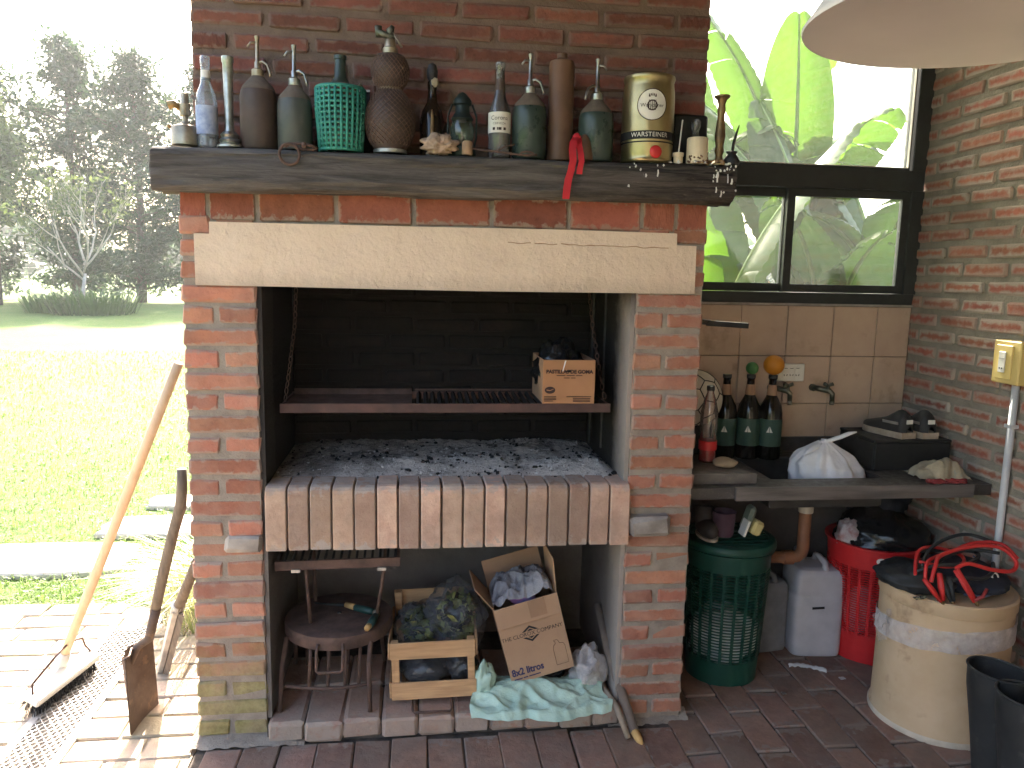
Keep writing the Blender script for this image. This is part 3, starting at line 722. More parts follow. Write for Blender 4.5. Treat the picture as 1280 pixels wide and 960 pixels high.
wx.build("wax_drips", M_WAX, beam, kind="stuff")

# ------------------------------------------------------------------ right wall, back wall, roof
WX, BY = 2.775, .62
rw = thing("brick_wall", "red brick side wall with wide grey mortar joints right of the sink", "wall", (WX, -.9, 0))
MB().b(WX + .007, WX + .25, -2.4, BY + .16, -.05, 2.95).build("mortar", M_MORTAR_R, rw)
jb = MB(); z = .04; k = 0
while z < 2.92:
    st = (.115 if k % 2 else .0) + random.uniform(0, .02)
    row(rw, "rw", M_BRICK_R, -BY - .03, .42, z, WX, .213, .047, .08, .017, st, "brick", 'y', .006, .004)
    row(rw, "rwj", M_BRICK_R, .44, 2.38, z, WX, .213, .047, .08, .017, st, "brick", 'y', .006, .004, joined=jb)
    z += .0672; k += 1
jb.build("brickwork_near_camera", M_BRICK_R, rw, kind="stuff")

bw = thing("tiled_wall", "back wall below the window covered with square beige tiles", "wall", (2.2, BY, 0))
MB().b(FX1, WX + .006, BY + .006, BY + .18, 0, 1.428).build("tile_grout", M_GROUT, bw)
MB().b(FX1, WX + .004, BY - .001, BY + .006, 0, .80).build("lower_plaster", mat("shade dark render", (.10, .085, .075), (.06, .05, .045), rough=.95, scale=5, bump=.4), bw)  # render colour darkened to stand for the shade under the counter
xt = [1.632, 1.822, 2.024, 2.226, 2.428, 2.622, 2.772]; zt = [.83, 1.018, 1.218, 1.428]
tm = MB().bevbox((0, .004, 0), (.2, .010, .2), .0015).mesh("tile"); tm.materials.append(M_TILE)
for a, b_ in zip(xt[:-1], xt[1:]):
    for c, d in zip(zt[:-1], zt[1:]):
        inst(tm, "tile", bw, ((a + b_) / 2, BY - .001 + random.uniform(-.0008, .0008), (c + d) / 2), 0, ((b_ - a - .0035) / .2, 1, (d - c - .0035) / .2))
MB().b(FX1, WX - .002, BY - .012, BY + .05, 1.429, 1.437).build("edge_trim", M_PLASTER, bw)
MB().b(FX1 - .05, WX + .006, BY + .03, BY + .16, 2.86, 2.95).build("wall_over_window", M_MORTAR, bw)

win = thing("window", "dark metal framed window with dusty panes above the tiles", "window", (2.2, BY, 1.438))
MB().b(1.60, 2.774, BY - .004, BY + .07, 1.438, 1.482).build("bottom_rail", M_GREENMETAL, win)
MB().b(1.60, 2.774, BY - .006, BY + .07, 1.905, 1.985).build("transom", M_GREENMETAL, win)
MB().b(2.728, 2.7815, BY - .004, BY + .07, 1.4825, 1.9045).build("stile", M_GREENMETAL, win)
MB().b(2.722, 2.7815, BY - .004, BY + .07, 1.9855, 2.80).build("stile", M_GREENMETAL, win)
MB().b(1.60, 1.64, BY - .004, BY + .07, 1.4825, 1.9045).build("stile", M_GREENMETAL, win)
MB().b(1.60, 1.64, BY - .004, BY + .07, 1.9855, 2.80).build("stile", M_GREENMETAL, win)
MB().b(1.60, 2.774, BY - .004, BY + .07, 2.801, 2.86).build("top_rail", M_GREENMETAL, win)
def sash(x0, x1, z0, z1, y, w, name="sash"):
    s = MB(); s.b(x0, x0 + w, y, y + .022, z0, z1); s.b(x1 - w, x1, y, y + .022, z0, z1); s.b(x0 + w, x1 - w, y, y + .022, z0, z0 + w); s.b(x0 + w, x1 - w, y, y + .022, z1 - w, z1)
    o = s.build(name, M_GREENMETAL, win)
    MB().b(x0 + w - .004, x1 - w + .004, y + .009, y + .0125, z0 + w - .004, z1 - w + .004).build("pane", M_PANE, o)
sash(1.645, 2.228, 1.484, 1.9035, BY + .036, .034); sash(2.196, 2.727, 1.484, 1.9035, BY + .008, .032)
sash(1.642, 2.72, 1.987, 2.798, BY + .02, .013, "fixed_light")
s = MB(); s.b(2.7045, 2.7075, BY + .006, BY + .019, 1.999, 2.79); s.b(1.66, 2.705, BY + .006, BY + .019, 1.9965, 1.9995)
s.build("glazing_bead", M_WHITEPL, win)

roof = struct(MB().b(-.10, 4.2, -5.4, 1.05, 2.95, 3.05).build("roof", M_WALLOUT))
for i in range(7):
    MB().b(-.08, 4.0, -5.2 + i * .95, -5.13 + i * .95, 2.83, 2.949).build("rafter", M_WALLOUT, roof)
M_LIGHTBLOCK = mat("cream light block wall", (.62, .54, .44), (.55, .47, .38), rough=.9, scale=3, bump=.3)  # unseen wall added so that light enters mainly from the left
tag(MB().b(-.1, 4.2, -5.6, -5.4, -.05, 2.95).build("light_block_wall", M_LIGHTBLOCK, at=(2, -5.5, 0)), "unseen cream wall added behind the camera to block front light", "wall")

# ------------------------------------------------------------------ things on the mantel (left to right)
MZ = 1.884
def lath(root, name, prof, m, n=28, smooth=True, sharp=40, par=None):
    c = OFF[root.name]
    mb = MB().lathe(prof, (0, 0, 0), n); 
    off = OFF[root.name]
    mb.v = [(p[0] + off[0], p[1] + off[1], p[2] + off[2]) for p in mb.v]
    return mb.build(name, m, par or root, smooth=smooth, sharp=sharp)
def loc(mb, root):
    off = OFF[root.name]; mb.v = [(p[0] + off[0], p[1] + off[1], p[2] + off[2]) for p in mb.v]; return mb

# 1 brass blowtorch
t = thing("blowtorch", "old brass paraffin blowtorch at the far left end of the mantel", "blowtorch", (.03, .005, MZ))
lath(t, "tank", [(.036, 0), (.041, .004), (.041, .05), (.038, .056), (.015, .064), (.012, .07)], M_BRASSW)
lath(t, "burner", [(.008, .065), (.008, .085), (.014, .088), (.015, .12), (.011, .125), (.011, .15), (.0, .152)], M_BRASSW)
loc(MB().tube([(-.012, 0, .11), (-.03, 0, .12), (-.045, 0, .115)], [.009, .011, .013], 10), t).build("nozzle", M_BRASS, t, smooth=True)
loc(MB().tube([(.012, 0, .062), (.03, .0, .075), (.038, 0, .1), (.034, 0, .13), (.02, 0, .145)], .005, 8), t).build("handle", M_OLDHANDLE, t, smooth=True)
loc(MB().tube([(-.038, -.01, .052), (-.044, -.012, .058)], .006, 8), t).build("filler_cap", M_BRASS, t)

def bottle(name, label, x, y, prof, m, neckm=None, group=None, extra=None, n=28):
    t = thing(name, label, "bottle", (x, y, MZ), group)
    lath(t, "body", prof, m, n); return t
# 2 clear bottle with blue white label
t = bottle("glass_bottle", "clear long necked bottle with blue and white label near mantel's left end", .092, .0, [(.026, 0), (.030, .004), (.030, .125), (.026, .15), (.014, .18), (.012, .225), (.0135, .23), (.0135, .252), (.011, .255)], M_CLEARBTL)
lath(t, "label", [(.0306, .035), (.0306, .115)], M_LABELBLUE)
lath(t, "neck_label", [(.0135, .19), (.0127, .215)], M_LABELW)
# 3 slim glass candlestick
t = thing("candlestick", "slim shiny glass candlestick with flared foot beside the clear bottle", "candlestick", (.157, -.01, MZ))
lath(t, "foot", [(.036, 0), (.036, .006), (.026, .012), (.031, .02), (.022, .028), (.026, .036), (.018, .045)], M_CHROME)
lath(t, "stem", [(.014, .045), (.012, .06), (.0125, .12), (.014, .2), (.0145, .235), (.017, .24), (.017, .254), (.012, .255)], M_CHROME)
# siphons
def siphon(label, x, y, w, hs, ht, m, headm, spout=1, frost=False, sh=.035):
    t = thing("soda_siphon", label, "siphon bottle", (x, y, MZ), "soda siphon bottles on the mantel")
    lath(t, "body", [(w * .92, 0), (w, .006), (w, hs - sh - .012), (w * .985, hs - sh), (w * .93, hs - sh * .62), (w * .82, hs - sh * .28), (w * .66, hs - sh * .02), (w * .48, hs + .008), (w * .34, hs + .018)], m)
    lath(t, "shoulder_dust", [(w * .945, hs - sh * .60), (w * .835, hs - sh * .26), (w * .675, hs), (w * .495, hs + .010), (w * .35, hs + .020)], M_DUST)
    lath(t, "collar", [(.016, hs + .014), (.0175, hs + .018), (.0175, hs + .038), (.013, hs + .042)], headm)
    lath(t, "valve", [(.009, hs + .04), (.009, hs + .06), (.006, hs + .064), (.0055, ht - .012), (.007, ht - .008), (.0075, ht - .002), (.002, ht)], headm)
    sx = spout * .03
    loc(MB().tube([(0, 0, hs + .056), (sx * .5, -.006, hs + .062), (sx, -.012, hs + .052), (sx * 1.25, -.015, hs + .03), (sx * 1.3, -.016, hs + .018)], .0042, 8), t).build("spout", headm, t, smooth=True)
    loc(MB().tube([(0, 0, ht - .02), (-sx * .6, -.004, ht - .022), (-sx * .9, -.004, ht - .034)], [.004, .0035, .003], 8), t).build("lever", headm, t, smooth=True)
    return t
siphon("tall dusty brown siphon bottle, leftmost and tallest plain siphon on mantel", .235, .02, .053, .19, .325, M_DUSTBROWN, M_BRASSW)
siphon("grey green dusty siphon bottle between the brown siphon and the teal basket", .342, .0, .050, .165, .300, M_DUSTGREY, M_CHROME)
# 6 demijohn in a teal basket
t = thing("demijohn", "round bottle in a woven teal plastic basket on the mantel", "bottle", (.475, -.005, MZ))
lath(t, "bottle", [(.055, .01), (.062, .02), (.062, .15), (.05, .178), (.028, .195), (.018, .215), (.0155, .262), (.0185, .264), (.0185, .274), (.012, .276)], M_DUSTGREEN)
lath(t, "shoulder_dust", [(.063, .152), (.051, .1795), (.03, .195)], M_STONEWARE)
mb = MB()
def br_(z): return .060 + .010 * min(1, z / .13)
for k in range(13):
    z = .004 + k * .0145; r = br_(z); mb.tube([(r * math.cos(a) , r * math.sin(a), z) for a in [2 * math.pi * j / 40 for j in range(40)]], .0042 if k not in (0, 12) else .006, 6, closed=True, flat=1)
loc(mb, t).build("basket_ring", M_TEALPL, t, smooth=True)
mb = MB()
for j in range(26):
    a = 2 * math.pi * j / 26; mb.tube([((br_(z) + .0015) * math.cos(a), (br_(z) + .0015) * math.sin(a), z) for z in (0, .06, .12, .176)], .0046, 6)
loc(mb, t).build("basket_rib", M_TEALPL, t, smooth=True)
loc(MB().tube([(.05, -.04, .175), (.06, -.03, .19), (.066, -.005, .185), (.062, .02, .175)], .004, 6), t).build("basket_handle", M_BRASSW, t, smooth=True)
# picture frame leaning behind
t = thing("picture_frame", "dark frame with pale top edge leaning on bricks behind the teal basket", "frame", (.475, .075, MZ))
loc(MB().box((0, .01, .10), (.16, .012, .20)), t).build("panel", M_BLACKBOX, t)
loc(MB().box((0, .003, .197), (.162, .006, .006)), t).build("edge_strip", M_STEEL, t)
# 7 wire wrapped gourd siphon
t = thing("wire_covered_siphon", "gourd shaped siphon wrapped in brown wire mesh, tallest thing on the mantel", "siphon bottle", (.62, -.005, MZ))
def pr(z):
    if z < .02: return .045
    if z < .19: return .030 + .045 * math.sin(math.pi * min(1, (z - .0) / .185)) ** .6
    if z < .285: return .030 + .027 * math.sin(math.pi * (z - .185) / .105) ** .7
    return .022
prof = [(.045, 0), (.047, .006), (.044, .014)] + [(pr(.02 + .0075 * k), .02 + .0075 * k) for k in range(36)]
prof[2] = (.05, .016)
lath(t, "glass", [(r * .965, z) for r, z in prof], M_DUSTBROWN)
mb = MB(); NA = 26
zs = [.012 + .0078 * k for k in range(35)]
for sgn in (-1, 1):
    for j in range(NA):
        pts = [(pr(z) * math.cos(2 * math.pi * (j + sgn * k * .5) / NA), pr(z) * math.sin(2 * math.pi * (j + sgn * k * .5) / NA), z) for k, z in enumerate(zs)]
        mb.tube(pts, .0011, 4, cap=False)
loc(mb, t).build("wire_mesh", M_MESH, t, kind="stuff")
lath(t, "foot_ring", [(.047, 0), (.05, .002), (.05, .011), (.046, .013)], M_STEEL)
lath(t, "waist_band", [(.0335, .182), (.0345, .184), (.0345, .194), (.0335, .196)], M_BRASSW)
lath(t, "collar", [(.021, .285), (.022, .29), (.022, .302), (.017, .306), (.015, .325), (.010, .33)], M_BRASSW)
loc(MB().tube([(-.035, -.004, .345), (-.015, -.002, .34), (0, 0, .335), (.012, 0, .34)], [.011, .009, .012, .010], 10), t).build("tap_head", M_TAPMETAL, t, smooth=True)
loc(MB().tube([(-.034, -.004, .332), (-.034, -.004, .362)], [.008, .011], 8), t).build("tap_outlet", M_TAPMETAL, t, smooth=True)
loc(MB().tube([(.0, 0, .335), (.0, 0, .352), (.008, 0, .366)], [.009, .012, .006], 8), t).build("tap_knob", M_TAPMETAL, t, smooth=True)
loc(MB().tube([(.008, -.006, .345), (.022, -.01, .325), (.034, -.012, .305)], [.0035, .003, .004], 6), t).build("lever", M_BRASSW, t, smooth=True)
# 8 dark bottle with a stopper and rag
t = thing("dark_bottle", "dark bottle with pale rag tied at its neck beside the wire covered siphon", "bottle", (.745, .045, MZ))
lath(t, "body", [(.032, 0), (.036, .004), (.037, .11), (.03, .14), (.016, .165), (.0125, .2), (.014, .205), (.014, .225), (.01, .228)], M_BROWNGLASS)
lath(t, "stopper", [(.009, .225), (.015, .235), (.017, .258), (.012, .275), (.004, .28)], M_BLACKRUB)
loc(MB().blob((.008, -.012, .222), (.011, .008, .014), 3, .4, 2, 14), t).build("rag", M_RAG, t, smooth=True)
loc(MB().blob((.0, -.036, .08), (.006, .002, .055), 4, .3, 2, 12), t).build("gold_foil", M_BRASS, t, smooth=True)
# 9 shell
mb = MB()
def shf(u, v):
    th = 2 * math.pi * u; ph = math.pi * (v * .99 + .005); d = Vector((math.sin(ph) * math.cos(th), math.sin(ph) * math.sin(th), -math.cos(ph)))
    k = 1 + .13 * math.sin(11 * math.atan2(d.z + .5, d.x) + 3 * N(d.x * 3, d.y * 3)) + .25 * N(d.x * 2.3, d.y * 2.3, d.z * 2.3)
    return Vector((d.x * .052 * k, d.y * .03 * k, max(-.028, d.z * .032 * k) + .028))
mb.grid(shf, 44, 26, closeu=True); t = tag(mb.build("seashell", M_SHELL, smooth=True), "rough pinkish ridged shell on the mantel's front edge", "shell"); t.location = (.766, -.045, MZ)
# 10 small dark lantern
t = thing("small_lantern", "small dark green tin lantern between the shell and the labelled beer bottle", "lantern", (.835, .0, MZ))
lath(t, "base", [(.040, 0), (.042, .004), (.042, .028), (.034, .036)], M_LANTERN)
lath(t, "glass_globe", [(.028, .036), (.035, .06), (.036, .085), (.028, .108)], M_GREENGLS)
lath(t, "burner", [(.012, .036), (.014, .05), (.006, .062)], M_BRASS, 12)
lath(t, "hood", [(.031, .107), (.034, .112), (.030, .118), (.022, .13), (.022, .15), (.028, .154), (.028, .165), (.012, .185), (.003, .19)], M_LANTERN)
for sx in (-1, 1): loc(MB().tube([(sx * .036, 0, .03), (sx * .043, 0, .06), (sx * .043, 0, .12), (sx * .03, 0, .155)], .0035, 6), t).build("side_frame", M_LANTERN, t, smooth=True)
# 11 candle stub
tag(MB().lathe([(.0145, 0), (.0165, .003), (.0155, .036), (.012, .04), (.004, .038)], n=16).build("candle_stub", M_CORK, smooth=True, sharp=40), "short tan candle stub in front of the small green lantern", "candle").location = (.848, -.055, MZ)
# 12 beer bottle with label
t = bottle("beer_bottle", "brown glass beer bottle with white printed label in the middle of the mantel", .948, -.005, [(.031, 0), (.034, .004), (.034, .12), (.030, .145), (.018, .18), (.0135, .21), (.013, .262), (.015, .266), (.015, .278), (.012, .28)], M_CLEARBTL)
lath(t, "glass_tint", [(.031, .002), (.0325, .118), (.0285, .144), (.0165, .18), (.0115, .26)], M_DUSTBROWN)
lath(t, "label", [(.0346, .072), (.0346, .132)], M_LABELW)
th = -math.pi / 2 - .12
text_mb("Corona", .0175, around(.948, -.005, .0352, th, MZ + .114)).build("lettering", M_BLACKPRINT, t)
text_mb("CERVEZA", .009, around(.948, -.005, .0352, th, MZ + .098), spacing=1.1).build("lettering", M_BLACKPRINT, t)
mb = MB()
for (dx, w) in ((-.017, .008), (.0, .014), (.017, .008)):
    f = around(.948, -.005, .0351, th, MZ + .083); mb.add([f(dx - w / 2, -.004), f(dx + w / 2, -.004), f(dx + w / 2, .004), f(dx - w / 2, .004)], [(0, 1, 2, 3)])
mb.build("label_emblem", M_BROWNPRINT, t)
# 13 long skewer
t = thing("iron_skewer", "long thin rusty iron skewer lying along the mantel's front edge", "skewer", (.93, -.065, MZ))
loc(MB().tube([(-.135, .04, .03), (-.08, .02, .022), (0, .0, .012), (.08, -.005, .004), (.125, -.008, .006)], .0032, 8), t).build("rod", M_RUST, t, smooth=True)
loc(MB().tube([(.095 + .02 * math.cos(a), -.008, .008 + .006 * math.sin(a)) for a in [2 * math.pi * k / 14 for k in range(14)]], .0028, 6, closed=True), t).build("loop", M_RUST, t, smooth=True)
loc(MB().tube([(.0, .0, .012), (.03, .005, .028), (.06, .01, .036)], .0025, 6), t).build("prong", M_RUST, t, smooth=True)
# 14, 17 green siphons
siphon("dark green siphon bottle with glass ball knob, between beer bottle and stoneware jar", 1.04, .0, .053, .175, .312, M_DUSTGREEN, M_CHROME, 1)
siphon("dark green siphon bottle between the red ribbon and the gold beer keg", 1.248, .0, .054, .165, .308, M_DUSTGREEN, M_CHROME, -1)
# 15 stoneware cylinder
tag(MB().lathe([(.036, 0), (.039, .003), (.039, .285), (.036, .295), (.02, .302), (.016, .304), (.016, .318), (.010, .319), (.009, .29)], n=28).build("stoneware_bottle", M_STONEWARE, smooth=True, sharp=40), "tall plain brown stoneware bottle between the two dark green siphons", "bottle").location = (1.138, .01, MZ)
# 16 ribbon on a small wooden bell
t = thing("wooden_bell", "small brown wooden bell beside the red ribbon on the mantel", "bell", (1.205, -.04, MZ))
lath(t, "body", [(.026, 0), (.027, .006), (.024, .03), (.018, .055), (.010, .072), (.004, .076)], M_STONEWARE)
t = thing("red_ribbon", "bright red ribbon hanging down over the front of the beam", "ribbon", (1.165, -.098, 1.78))
def ribbon(pts, w, name):
    mb = MB()
    P = [Vector(p) for p in pts]
    V = [];
    for i, p in enumerate(P):
        tw = .25 * math.sin(i * 1.7); ax = Vector((math.cos(tw), math.sin(tw) * .6, 0)); V += [p - ax * w / 2, p + ax * w / 2]
    F = [(2 * i, 2 * i + 1, 2 * i + 3, 2 * i + 2) for i in range(len(P) - 1)]
    nv = len(V); off = Vector((0, .0012, 0)); V2 = [v + off for v in V]
    mb.add(V + V2, F + [tuple(k + nv for k in f[::-1]) for f in F]); mb.build(name, M_RED, t, smooth=True)
ribbon([(1.178, -.045, 1.955), (1.172, -.07, 1.945), (1.162, -.085, 1.93), (1.158, -.096, 1.905), (1.160, -.101, 1.875), (1.155, -.100, 1.845), (1.148, -.0985, 1.82), (1.144, -.0985, 1.79), (1.142, -.0985, 1.762)], .022, "tail")
ribbon([(1.178, -.045, 1.955), (1.182, -.065, 1.945), (1.180, -.085, 1.92), (1.184, -.094, 1.895), (1.186, -.1, 1.872), (1.181, -.1, 1.85), (1.180, -.1, 1.835)], .018, "tail")
MB().blob((1.177, -.06, 1.947), (.012, .01, .013), 2, .3, 2, 12).build("knot", M_RED, t, smooth=True)
# 18 beer keg
t = thing("beer_keg", "gold tin mini beer keg with round crest and red tap on the mantel", "keg", (1.412, .0, MZ))
lath(t, "body", [(.072, 0), (.078, .003), (.080, .008), (.078, .014), (.0795, .02), (.0805, .12), (.0795, .205), (.077, .225), (.0755, .24), (.078, .246), (.0795, .252), (.078, .258), (.070, .26), (.068, .254)], M_GOLD, 40)
lath(t, "black_band", [(.0812, .066), (.0814, .090)], M_BLACKPRINT, 40); lath(t, "thin_band", [(.0808, .056), (.0808, .060)], M_BLACKPRINT, 40)
th = math.radians(-98)
def disc_on(r_cyl, cx, cy, th, z0, rad, n=32, inner=0.0):
    f = around(cx, cy, r_cyl, th, z0); mb = MB()
    rings = [inner + (rad - inner) * k / 4 for k in range(5)]
    V = [f(r * math.cos(2 * math.pi * j / n), r * math.sin(2 * math.pi * j / n)) for r in rings for j in range(n)]
    F = [(i * n + j, i * n + (j + 1) % n, (i + 1) * n + (j + 1) % n, (i + 1) * n + j) for i in range(4) for j in range(n)]
    return mb.add(V, [g[::-1] for g in F])
kx, ky = 1.412, 0.0
disc_on(.0813, kx, ky, th, MZ + .165, .046).build("crest_disc", M_LABELW, t)
disc_on(.0817, kx, ky, th, MZ + .165, .0465, inner=.044).build("crest_ring", M_BROWNPRINT, t)
disc_on(.0817, kx, ky, th, MZ + .163, .016, inner=.012).build("crest_emblem", M_BROWNPRINT, t)
for k in (-2, -1, 0, 1, 2):
    f = around(kx, ky, .0818, th, MZ + .163); MB().add([f(k * .005 - .001, -.014), f(k * .005 + .001, -.014), f(k * .005 + .001, .016), f(k * .005 - .001, .016)], [(0, 1, 2, 3)]).build("crest_emblem", M_BROWNPRINT, t)
text_mb("Warsteiner", .0155, around(kx, ky, .0821, th, MZ + .163)).build("lettering", M_BLACKPRINT, t)
mb = MB(); f = around(kx, ky, .0819, th, MZ + .190)
for k in (-2, -1, 0, 1, 2):
    mb.add([f(k * .005 - .002, 0), f(k * .005 + .002, 0), f(k * .005 + .001, .008 - abs(k)*.001), f(k * .005 - .001, .008 - abs(k)*.001)], [(0, 1, 2, 3)])
mb.add([f(-.012, -.003), f(.012, -.003), f(.012, 0), f(-.012, 0)], [(0, 1, 2, 3)]); mb.build("crest_crown", M_BROWNPRINT, t)
text_mb("WARSTEINER", .019, around(kx, ky, .0820, th - .05, MZ + .078), spacing=1.05).build("lettering", M_LABELW, t)
a = math.radians(-86)
loc(MB().blob((.080 * math.cos(a), .080 * math.sin(a), .028), (.019, .008, .019), 1, .03, 1, 20, 0), t).build("red_tap", M_REDKNOB, t, smooth=True)
# 19 small cup with white straw
t = thing("candle_cup", "small cream cup with thin white stick standing in it beside the keg", "cup", (1.500, -.045, MZ))
lath(t, "cup", [(.012, 0), (.0145, .003), (.0145, .02), (.017, .022), (.017, .032), (.013, .033)], M_CREAMCANDLE, 18)
loc(MB().tube([(0, 0, .02), (.006, .004, .08), (.011, .006, .132)], .0022, 6), t).build("white_stick", M_WAX, t)
# 20 dark tin box and small glass bottle
tag(MB().bevbox((0, 0, .0825), (.115, .05, .165), .006).build("black_tin_box", M_BLACKBOX), "upright black tin box behind the candles at the mantel's right end", "box").location = (1.565, .065, MZ)
t = thing("small_decanter", "small clear glass decanter in front of the black tin box", "bottle", (1.575, .018, MZ))
lath(t, "body", [(.022, 0), (.024, .004), (.024, .075), (.012, .095), (.009, .11), (.012, .113), (.015, .122), (.015, .14), (.008, .146)], M_CLEARBTL, 18)
# 21 fat candle
t = thing("pillar_candle", "short thick cream candle at the right end of the mantel", "candle", (1.560, -.045, MZ))
lath(t, "wax", [(.031, 0), (.033, .002), (.0325, .075), (.030, .079), (.012, .076)], M_CREAMCANDLE, 26)
loc(MB().tube([(0, 0, .075), (.002, 0, .085)], .001, 5), t).build("wick", M_BLACKRUB, t)
mb = MB()
for k in range(34):
    a = random.uniform(-2.9, -.2); mb.blob((.033 * math.cos(a), .033 * math.sin(a), random.random() ** 2 * .02 + .003), (.003, .003, .003), k, n=6)
loc(mb, t).build("seed_specks", M_STONEWARE, t, kind="stuff")
# 22 brass candlestick
t = thing("brass_candlestick", "tarnished brass candlestick standing before the window pane at the beam's right end", "candlestick", (1.637, -.03, MZ))
lath(t, "stem", [(.03, 0), (.03, .005), (.014, .015), (.010, .03), (.015, .045), (.012, .06), (.017, .09), (.014, .12), (.010, .15), (.013, .165), (.011, .185), (.016, .20), (.024, .206), (.024, .211), (.010, .212)], M_BRASS)
mb = MB()
for k in range(20):
    a = random.uniform(0, 6.28); r = random.uniform(.01, .03); mb.blob((r * math.cos(a), r * math.sin(a), .008), (.006, .005, .008), k, n=8)
loc(mb, t).build("melted_wax", M_CORK, t, kind="stuff")
# 23 mate gourd with horn shaped straw
t = thing("mate_gourd", "small dark gourd cup with curved straw on the beam's right tip", "gourd", (1.672, -.045, MZ - .005))
lath(t, "cup", [(.012, 0), (.024, .008), (.026, .02), (.018, .034), (.013, .04), (.018, .047), (.015, .048), (.009, .04)], M_BLACKRUB, 20)
loc(MB().tube([(0, 0, .03), (.004, 0, .07), (.011, 0, .1), (.019, 0, .128)], [.004, .005, .004, .0015], 8), t).build("straw", M_BLACKIRON, t, smooth=True)
# 24 iron ring with shackle
t = thing("iron_ring", "rusty iron ring and shackle hung over the beam's front edge", "ring", (.345, -.09, 1.85))
MB().tube([(.338 + .028 * math.cos(a), -.092 - .004 * math.sin(a), 1.862 + .028 * math.sin(a)) for a in [2 * math.pi * k / 28 for k in range(28)]], .0042, 8, closed=True).build("ring", M_RUST, t, smooth=True)
MB().tube([(.325, -.08, 1.883), (.34, -.085, 1.892), (.37, -.085, 1.893), (.40, -.08, 1.889), (.415, -.075, 1.884), (.405, -.072, 1.880), (.385, -.075, 1.879), (.36, -.08, 1.879)], .004, 8).build("shackle", M_RUST, t, smooth=True)
MB().blob((.378, -.085, 1.889), (.008, .007, .009), 1, .2, 1, 12).build("bolt", M_RUST, t, smooth=True)

# ------------------------------------------------------------------ firebox: ash, grill, box
mb = MB(); x0, x1, y0, y1 = OX0 + .012, OX1 - .012, .07, .60
def ashf(u, v):
    x = x0 + (x1 - x0) * u; y = y0 + (y1 - y0) * v
    e = min(1, v / .25) * (1 - .5 * v) * min(1, u / .12 + .15) * min(1, (1 - u) / .05 + .2)
    h = .030 * e * (1 + .8 * N(x * 4, y * 4)) + .012 * e * N(x * 14, y * 14) + .005 * N(x * 40, y * 40) * e * (.3 + v) + .003 * N(x * 100, y * 100) * e * (.3 + v)
    return (x, y, .8545 + max(.0005, h + .006 * e))
mb.grid(ashf, 230, 110)
ash = mb.build("ash_bed", M_ASH, smooth=True); ash["kind"] = "stuff"; tag(ash, "grey and white wood ash spread over the hearth", "ash", kind="stuff")
cb = MB(); rng = random.Random(11)
for i in range(1300):
    u = rng.random(); v = rng.random() ** 1.1
    if N(u * 5, v * 4, 8) < -.05 and rng.random() < .8: continue
    p = ashf(u, v); s = .0018 + .009 * rng.random() ** 6
    cb.bevbox((p[0], p[1], p[2] + s * .2), (s * rng.uniform(.8, 2), s * rng.uniform(.8, 1.6), s * rng.uniform(.6, 1.1)), s * .2, rot=(rng.uniform(-.6, .6), rng.uniform(-.6, .6), rng.uniform(0, 3)), jit=s * .15, rng=rng)
tag(cb.build("charcoal_bits", M_CHAR), "black charcoal crumbs scattered in the ash", "charcoal", kind="stuff")
cb = MB()
for i in range(1100):
    u = rng.random() ** .75; v = rng.random() ** 1.3
    if N(u * 5, v * 4, 3) < 0: continue
    p = ashf(u, v); s = .0015 + .005 * rng.random() ** 4
    cb.bevbox((p[0], p[1], p[2] + s * .15), (s * rng.uniform(.8, 2), s * rng.uniform(.8, 1.6), s * .7), s * .2, rot=(rng.uniform(-.6, .6), rng.uniform(-.6, .6), rng.uniform(0, 3)), jit=s * .15, rng=rng)
M_ASHBIT = mat("pale ash flake", (.62, .6, .58), (.42, .4, .38), rough=1, scale=40, rnd=.3)
tag(cb.build("ash_flakes", M_ASHBIT), "pale ash flakes on top of the ash bed", "ash", kind="stuff")

g = thing("grill_shelf", "hanging red brown iron grill shelf across the firebox", "grill", (.81, .1, 1.075))
MB().b(.262, 1.355, .10, .104, 1.076, 1.106).b(.262, 1.355, .104, .135, 1.076, 1.080).build("front_angle", M_RUSTRED, g)
MB().b(.262, 1.355, .36, .364, 1.080, 1.106).build("rear_angle", M_RUSTRED, g)
for x in (.266, 1.347): MB().b(x, x + .004, .1045, .3595, 1.08, 1.105).build("side_bar", M_RUSTRED, g)
MB().b(.272, .685, .14, .355, 1.094, 1.098).build("plate", M_RUST, g)
MB().b(.272, .683, .345, .352, 1.0985, 1.118).build("plate_back", M_RUST, g)
k = 0; x = .70
while x < 1.345:
    MB().add([(x, .106, 1.090), (x + .009, .106, 1.100), (x + .018, .106, 1.090), (x, .355, 1.100), (x + .009, .355, 1.110), (x + .018, .355, 1.100)], [(0, 1, 2), (5, 4, 3), (0, 3, 4, 1), (1, 4, 5, 2), (2, 5, 3, 0)]).build("bar", M_BLACKIRON, g); x += .0245
MB().b(.694, 1.345, .346, .352, 1.112, 1.118).build("cross_bar", M_RUST, g)
def chain(pts, name, r=.0065, par=None):
    mb = MB(); P = [Vector(p) for p in pts]
    for i in range(len(P) - 1):
        a, b_ = P[i], P[i + 1]; L = (b_ - a).length; n = max(1, int(L / .021)); d = (b_ - a).normalized(); s1 = d.orthogonal().normalized(); s2 = d.cross(s1)
        for k in range(n):
            c = a + d * (k + .5) * L / n; sd = s1 if k % 2 else s2
            mb.tube([c + d * (.0125 * math.cos(t)) + sd * (r * math.sin(t)) for t in [2 * math.pi * j / 10 for j in range(10)]], .0018, 5, closed=True)
    return mb.build(name, M_RUST, par, smooth=True)
chain([(1.345, .13, 1.11), (1.338, .15, 1.145), (1.335, .20, 1.21), (1.33, .30, 1.35), (1.325, .40, 1.55), (1.32, .42, 1.80)], "lift_chain", par=g)
